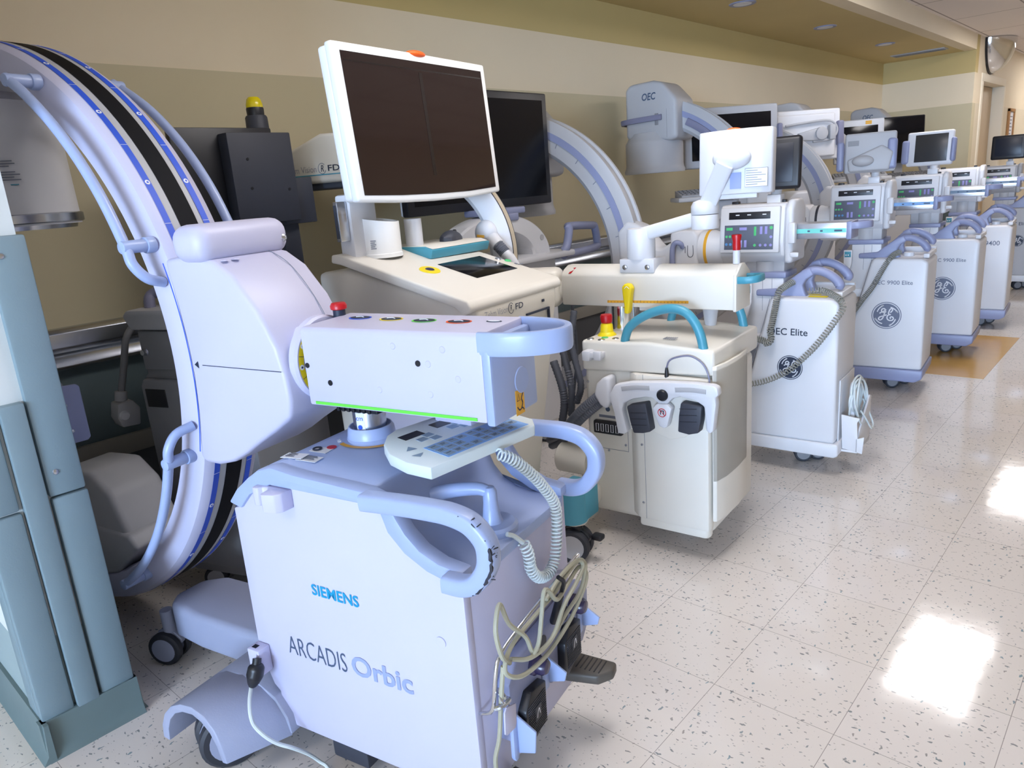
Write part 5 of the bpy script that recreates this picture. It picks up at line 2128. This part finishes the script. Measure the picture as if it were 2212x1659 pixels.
    p.tube([(-.752, .088, hz - .14), (-.755, .075, hz - .10), (-.752, .072, hz - .03), (-.735, .072, hz - .005), (-.715, .080, hz - .012), (-.712, .092, hz - .03)], [.014, .013, .012, .012, .012, .010], 10)
    p.make('brake_lever', 'violet', cg)
    p = P()
    ribbon(p, [(-.700, hz - .025), (-.700, hz - .055)], .003, (0, .0945, 0), XU, ZU, .0004)
    p.tube([(-.688, .0945, hz - .02), (-.688, .0945, hz - .062), (-.675, .0945, hz - .074), (-.662, .0945, hz - .062), (-.662, .0945, hz - .02)], .0013, 5)
    p.make('symbol_print', 'ink', cg)
    p = P()
    p.tube([(-.76, .175, hz - .05), (-.82, .175, hz - .08), (-.88, .175, hz - .07), (-.93, .175, hz - .02)], 0, 14, flat=(.07, .05, (0, 1, 0)))
    p.make('l_arm', tone, t)
    sx = cx + Ro
    p = P()
    p.prism([(sx - .115, cz + .17), (sx - .06, cz + .22), (sx + .02, cz + .19), (sx + .05, cz + .10), (sx + .05, cz - .10), (sx + .02, cz - .17), (sx - .1, cz - .17)], 'y', .120, .240, .02, 3)
    p.make('arc_carriage', 'gwhite', t)
    # the C
    p = P()
    ri = Ro - .165
    p.band(cx, cz, [(Ro, .140), (Ro, .155), (Ro - .012, .16), (Ro - .012, .205), (Ro, .21), (Ro, .226), (Ro - .03, .236), (ri + .02, .236), (ri, .22), (ri, .146), (ri + .02, .130), (Ro - .03, .130)], -84, 88, 64)
    ac = p.make('c_arc', 'ggrey', t)
    p = P()
    for yy in (.1285, .2375):
        p.band(cx, cz, [(Ro - .052, yy - .003), (Ro - .085, yy - .003), (Ro - .085, yy + .003), (Ro - .052, yy + .003)], -80, 86, 64)
    p.make('arc_stripe', 'violet', ac)
    p = P()
    for d in range(-60, 80, 12):
        a = R(d)
        q = Vector((cx + (Ro - .11) * math.cos(a), .1295, cz + (Ro - .11) * math.sin(a)))
        tn, rd = Vector((-math.sin(a), 0, math.cos(a))), Vector((math.cos(a), 0, math.sin(a)))
        p.quad(q, rd * .022, tn * .004, .0006)
    p.make('arc_marks', 'greyink', ac)
    p = P()
    a0, a1 = R(44), R(64)
    rr = Ro - .10
    p.tube([(cx + rr * math.cos(a0 + (a1 - a0) * i / 4), .122, cz + rr * math.sin(a0 + (a1 - a0) * i / 4)) for i in range(5)], 0, 12, flat=(.012, .022, (0, 1, 0)), sm=3)
    if grip:
        p.make('arc_grip', 'violet2', ac)
    hc = cx + .07
    zt = cz + Ro + .085 + head_dz
    if head:
        p = P()
        p.prism([(hc - .155, zt - .33), (hc - .155, zt - .03), (hc - .12, zt), (hc + .04, zt + .008), (hc + .10, zt - .008), (hc + .20, zt - .115), (hc + .20, zt - .35), (hc + .15, zt - .36)], 'y', .045, .320, .022, 3)
        hd = p.make('image_intensifier_head', 'ggrey', t)
        p = P()
        p.lathe([(.001, zt - .552), (.195, zt - .552), (.198, zt - .535), (.190, zt - .518), (.186, zt - .50), (.186, zt - .36), (.176, zt - .345), (.155, zt - .30), (.001, zt - .28)], (hc - .02, .18, 0), n=48)
        p.make('intensifier_drum', 'ggrey', hd)
        p = P()
        p.tube([(hc + .10, .036, zt - .215), (hc - .08, .025, zt - .222), (hc - .17, .045, zt - .226), (hc - .195, .10, zt - .228), (hc - .195, .26, zt - .228), (hc - .16, .335, zt - .226)], 0, 12, flat=(.017, .010, (0, 0, 1)))
        p.make('ring_grip', 'violet2', hd)
        text(hd, 'OEC', (hc - .035, .0445, zt - .105), XU, ZU, width=.095, height=.042, m='ink2', bold=.02, shear=.15)
        p = P()
        p.box(hc + .05, hc + .075, .042, .048, zt - .26, zt - .19, .004)
        p.quad((hc + .13, .0446, zt - .34), (.0015, 0, 0), (0, 0, .17), .0005)
        p.make('panel_latch', 'gdark', hd)
    p = P()
    bt = cz - Ro
    p.prism([(cx - .16, bt + .04), (cx + .16, bt + .04), (cx + .17, bt + .16), (cx + .10, bt + .27), (cx - .10, bt + .27), (cx - .17, bt + .16)], 'y', .05, .31, .02, 3)
    p.make('xray_tube', 'ggrey', t)
    # monitors on top of the box
    zz = 1.16 + zb
    if screen:
        p = P()
        p.box(-.345, -.285, .14, .20, zz - .01, zz + .03, .006)
        p.tube([(-.315, .17, zz + .02), (-.315, .18, zz + .06), (-.325, .165, zz + .10), (-.335, .13, zz + .14)], .022, 12)
        p.make('monitor_stalk', 'gwhite', t)
        MXX = Matrix.Translation((-.335, .13 if screen != 'back' else .10, zz + .155)) @ Matrix.Rotation(R({'tablet': 4, 'back': 8, 'front': -6, 'far': -3}[screen]), 4, 'Z') @ Matrix.Rotation(R(-5), 4, 'X')
        p = P()
        p.x = MXX
        if screen in ('tablet', 'far'):
            p.box(-.135, .135, -.018, .012, -.107, .107, .016, 3)
            mo = p.make('touch_display', 'black', t)
            p = P()
            p.x = MXX
            p.box(-.105, .103, -.0192, -.0175, -.078, .078, .0005)
            p.make('screen', mat('slate_screen' + str(len(bpy.data.materials)), (38, 42, 54), .32, var=0, spec=0.3), mo)  # plain dark slate colour, no emission
        elif screen == 'front':
            p.box(-.135, .135, -.020, .020, -.105, .108, .012, 3)
            mo = p.make('control_monitor', 'gwhite', t)
            p = P()
            p.x = MXX
            p.box(-.085, .105, -.0215, -.019, -.082, .088, .0005)
            p.make('screen', 'screen_grey', mo)
            for a, b in ((-.165, -.118), (.122, .150)):
                p = P()
                p.x = MXX
                p.box(a, b, -.030, .022, -.088, .060, .014, 3)
                p.make('side_grip', 'violet', mo)
        else:
            p.box(-.125, .130, -.012, .020, -.100, .112, .012, 3)
            p.prism([(-.10, -.095), (.10, -.095), (.12, .0), (.06, .04), (-.06, -.01), (-.11, -.03)], 'y', -.040, -.01, .012, 3)
            mo = p.make('control_monitor', 'ggrey', t)
            lab(mo, 'back of a grey control monitor')
            p = P()
            p.x = MXX
            p.ell((-.03, -.045, -.04), .055, .028, .03)
            p.make('tilt_hub', 'ggrey', mo)
            for a, b in ((-.165, -.128), (.088, .135)):
                p = P()
                p.x = MXX
                p.box(a, b, -.034, .020, -.088, .072, .014, 3)
                p.make('side_grip', 'violet', mo)
            p = P()
            p.x = MXX
            p.quad((-.11, -.0128, .045), (.055, 0, 0), (0, 0, .028), .0006)
            p.make('grey_label', 'gdark', mo)
    for xx, yy in ((-.17, .16), (-.12, Wd - .09), (-.55, .10), (-.55, Wd - .09)):
        caster(t, xx, yy, .040, .026, 25, 'slate', hub='gdark', zt=.10)
    return t


g1 = oec('nearest grey-white C arm cart, with dark round emblem, diagonal coiled cable and side pouch', -.52, 1.501, 5, True, 'OEC Elite', .30, 'tablet', 0.0, -1.745, .885, .79, True, 'teal_stripe', head_dz=-.06, grip=False)
g2 = oec('grey-white C arm cart beside the side pouch, showing the back of its grey monitor', -.52, 2.866, 6, False, 'OEC 9900 Elite', .36, 'back', .018, -1.705, 1.0, .79, True, 'sky_stripe', 'steel')
g3 = oec('grey-white C arm cart standing on the ochre floor strip, its pale monitor screen facing out', -.468, 3.877, 4, False, 'OEC 9900 Elite', .36, 'front', .025, -1.595, .93, .69, False, 'grey_stripe')
g4 = oec('grey-white C arm cart just past the ochre floor strip, without emblem or monitor', -.446, 4.851, 4, False, 'OEC 9400', .36, None, .035, -1.72, .97, .74, True, 'grey_stripe', head_dz=.0, logo=False)
g5 = oec('farthest C arm cart at the right edge, with dark round emblem and black touch display', -.48, 6.72, 4, True, 'OEC Elite', .36, 'far', .0, -1.62, .95, .76, True, 'grey_stripe', head_dz=.0, tone='ggrey')


def hand_remote(t, x, y, z, s=1.0):
    p = P()
    p.prism([(x - .020, z + .14), (x + .026, z + .14), (x + .024, z + .06), (x + .004, z - .012), (x - .004, z - .012), (x - .018, z + .06)], 'y', y - .02, y, .005)
    h = p.make('hand_remote', 'gwhite', t)
    p = P()
    p.box(x - .014, x + .02, y - .0208, y - .0195, z + .10, z + .132, .0004)
    p.m = 1
    for k in (0, .012):
        p.disc((x - .006 + k, y - .0208, z + .112), YV, .004, .0006, 12)
    p.make('remote_keys', ['teal', 'label'], h)


hand_remote(g1, -.385, .03, .685)
hand_remote(g2, -.415, .06, .675)
hand_remote(g3, -.41, .06, .70)
hand_remote(g4, -.41, .06, .70)
p = P()
p.tube([(-.385, .02, .675), (-.388, .0, .65), (-.388, -.014, .625)], .003, 6)
p.coil([(-.388, -.016, .622), (-.368, -.018, .604), (-.345, -.018, .595), (-.31, -.02, .590), (-.285, -.022, .583)], .0125, .0085, .0024)
p.coil([(-.292, -.026, .575), (-.268, -.026, .583), (-.262, -.024, .605), (-.268, -.022, .63), (-.262, -.02, .66), (-.255, -.018, .70), (-.248, -.018, .74), (-.238, -.014, .795), (-.222, .02, .815), (-.20, .06, .83)], .0125, .0085, .0024)
p.make('coiled_cable', 'gcoil', g1)
p = P()
p.coil([(-.145, .10, .785), (-.10, .10, .790), (-.06, .07, .785), (-.02, .03, .775), (.006, -.004, .765), (.016, -.014, .735), (-.005, -.018, .695), (-.045, -.018, .630), (-.096, -.018, .560), (-.17, -.018, .480), (-.215, -.018, .445), (-.30, -.018, .402), (-.42, -.018, .370), (-.48, -.014, .36)], .0115, .0125, .0023)
p.make('coiled_cable', 'gcoil', g1)
p = P()
p.coil([(-.15, .06, .80), (-.17, .02, .79), (-.19, -.012, .765), (-.222, -.018, .705), (-.265, -.018, .615), (-.309, -.018, .549), (-.36, -.018, .470), (-.42, -.016, .42)], .013, .009, .0024)
p.make('coiled_cable', 'gcoil', g2)
p = P()
p.quad((-.135, .04, .7705), (.075, 0, -.0005), (0, .035, 0), .0008)
p.quad((-.15, .10, .7705), (.05, 0, -.0005), (0, .02, 0), .0008)
p.make('yellow_label', 'yellow', g1)

# pouch on the side of the first cart with a cable bundle in it
p = P()
p.prism([(.02, .120), (.10, .105), (.105, .18), (.08, .17), (.075, .24), (.085, .26), (.012, .27)], 'y', .055, .062, .001)
p.box(.0, .006, .05, .29, .12, .42, .003)
p.prism([(.055, .11), (.29, .09), (.29, .30), (.26, .31), (.10, .20), (.075, .17), (.055, .17)], 'x', .072, .080, .002)
p.box(.005, .08, .055, .29, .105, .115, .002)
p.make('side_pouch', 'gwhite', g1)
gl = thing('cable_bundle', (-.52, 1.501, 0), 5, 'pale grey cable bundle stuffed in the side pouch of the nearest C arm cart', 'cable')
p = P()
rnd = random.Random(3)
for k in range(6):
    rr_ = .055 + .012 * rnd.random()
    pts = []
    for i in range(12):
        a = 2 * math.pi * i / 12
        pts.append((.045 + .028 * math.sin(a + k) * .5 + .006 * k % .02, .155 + .09 * math.cos(a) + .012 * rnd.random(), .30 + (.085 + .01 * rnd.random()) * math.sin(a) + .012 * (k % 3) + .05 * math.cos(a) * -.4))
    p.tube(pts, .0042, 7, True, sm=4)
p.tube([(.06, .22, .30), (.075, .26, .24), (.095, .27, .18), (.10, .22, .17), (.09, .17, .22), (.07, .14, .27)], .004, 7)
p.make('cable', 'coil', gl)
p = P()
p.prism([(.09, .17), (.13, .17), (.15, .38), (.12, .40), (.10, .385)], 'x', .03, .055, .006)
p.make('hand_switch', 'gwhite', gl)
p = P()
p.box(.0285, .0565, .118, .142, .35, .38, .004)
p.make('switch_cap', 'teal', gl)

# ------------------------------------------------------------------ viewing stations behind the carts


def station(lbl, x, y, yaw, w, z0, z1, kind, depth=.30, kbz=1.14, kb=(-.30, .12), keyboard=True):
    t = thing('viewing_station', (x, y, 0), yaw, lbl, 'workstation', 'viewing stations behind the C arm carts')
    p = P()
    p.box(-.19, .19, -.12, .13, .10, 1.02, .02, 3)
    p.make('cabinet', 'gwhite', t)
    p = P()
    p.prism([(-.22, .98), (.22, .98), (.22, 1.05), (.16, 1.11), (-.16, 1.11), (-.22, 1.05)], 'y', -.15, .15, .02, 3)
    p.make('cabinet_top', 'gwhite', t)
    if keyboard:
        p = P()
        p.box(kb[0] - .24, kb[0] + .24, kb[1] - .10, kb[1] + .10, kbz - .03, kbz, .01)
        p.box(kb[0] - .03, kb[0] + .03, kb[1] - .03, kb[1] + .03, .9, kbz - .02, .01)
        ks = p.make('keyboard_shelf', 'gwhite', t)
        p = P()
        p.prism([(kb[1] - .07, kbz), (kb[1] + .08, kbz), (kb[1] + .08, kbz + .045), (kb[1] - .07, kbz + .012)], 'x', kb[0] - .21, kb[0] + .21, .003)
        kb_ = p.make('keyboard', 'ggrey', t)
        p = P()
        for i in range(14):
            for j in range(4):
                u_ = j / 4
                yy = kb[1] - .055 + j * .032
                zz = kbz + .012 + (.015 + j * .032) / .15 * .033
                p.box(kb[0] - .195 + i * .028, kb[0] - .195 + i * .028 + .022, yy, yy + .025, zz - .004, zz + .010, .002)
        p.make('keys', 'gdark', kb_)
    h = z1 - z0
    p = P()
    p.box(-.04, .04, .06, .12, 1.08, z0 + h * .5, .01)
    p.make('monitor_post', 'ggrey', t)
    TX = Matrix.Translation((0, 0, (z0 + z1) / 2)) @ Matrix.Rotation(R(-3), 4, 'X')
    p = P()
    p.x = TX
    if kind == 'back':
        p.box(-w / 2, w / 2, -.012, .035, -h / 2, h / 2, .014, 3)
        p.box(-w / 2 - .02, w / 2 - .06, -.05, -.01, -h / 2 + .02, h / 2 - .035, .014, 3)
        mo = p.make('large_monitor', 'gwhite', t)
        lab(mo, 'white back of a large monitor')
        p = P()
        p.x = TX
        p.tube([(-w * .42, -.062, .07), (-.05, -.07, .085), (w * .26, -.07, .09), (w * .38, -.07, .03), (w * .30, -.07, -.04), (.0, -.07, -.055)], .009, 8)
        p.make('loose_cable', 'ggrey', mo)
        p = P()
        p.x = TX
        p.cyl((.06, -.05, 0), (.06, -.10, 0), .048, bev=.006)
        p.prism([(-.10, -.045), (.06, -.048), (.09, 0), (.06, .048), (-.12, .01)], 'y', -.085, -.05, .008)
        p.box(.12, .17, -.10, -.05, -.05, .06, .012)
        p.make('swivel_mount', 'ggrey', mo)
        p = P()
        p.x = TX
        p.box(w / 2 - .035, w / 2 + .015, -.045, .02, -.09, .09, .012, 3)
        p.make('side_grip', 'violet2', mo)
    else:
        bz = {'grey': 'ggrey', 'white': 'gwhite', 'black': 'black'}[kind]
        p.box(-w / 2, w / 2, -.016, .035, -h / 2, h / 2, .012, 3)
        mo = p.make('large_monitor', bz, t)
        if kind == 'grey':
            q = P()
            q.x = TX
            q.box(w / 2 - .005, w / 2 + .030, -.035, .03, -h / 2 - .03, h * .16, .012, 3)
            q.make('side_grip', 'violet2', mo)
        p = P()
        p.x = TX
        b = .05 if kind != 'black' else .012
        tpb = .055 if kind == 'white' else b
        p.box(-w / 2 + b, w / 2 - b, -.0175, -.0155, -h / 2 + b, h / 2 - tpb, .0005)
        p.make('screen', 'screen', mo)
        if kind == 'white':
            p = P()
            p.x = TX
            p.quad((w * .12, -.0168, h / 2 - .045), (.05, 0, 0), (0, 0, .03), .0006)
            p.make('yellow_label', 'amber', mo)
    for xx, yy in ((-.14, -.08), (.14, -.08), (-.14, .09), (.14, .09)):
        caster(t, xx, yy, .045, .026, 0, 'gdark', hub='ggrey', zt=.12)
    return t


station('viewing station with a grey framed dark screen behind the head of the second C arm', -1.925, 3.44, 47, .66, 1.33, 1.725, 'grey', kb=(-.22, -.18), kbz=1.15)
station('viewing station whose large white monitor shows its back and a looped cable', -1.74, 4.36, 48, .50, 1.33, 1.70, 'back', kb=(.1, -.22), kbz=1.12, keyboard=False)
station('viewing station with a white topped dark screen and small yellow label', -1.75, 5.56, 27, .40, 1.28, 1.645, 'white', kb=(-.02, -.22), kbz=1.16)
station('farthest viewing station, with a thin rimmed black screen near the far alcove wall', -1.60, 6.34, 36, .38, 1.25, 1.67, 'black', kb=(-.02, -.22), kbz=1.12)
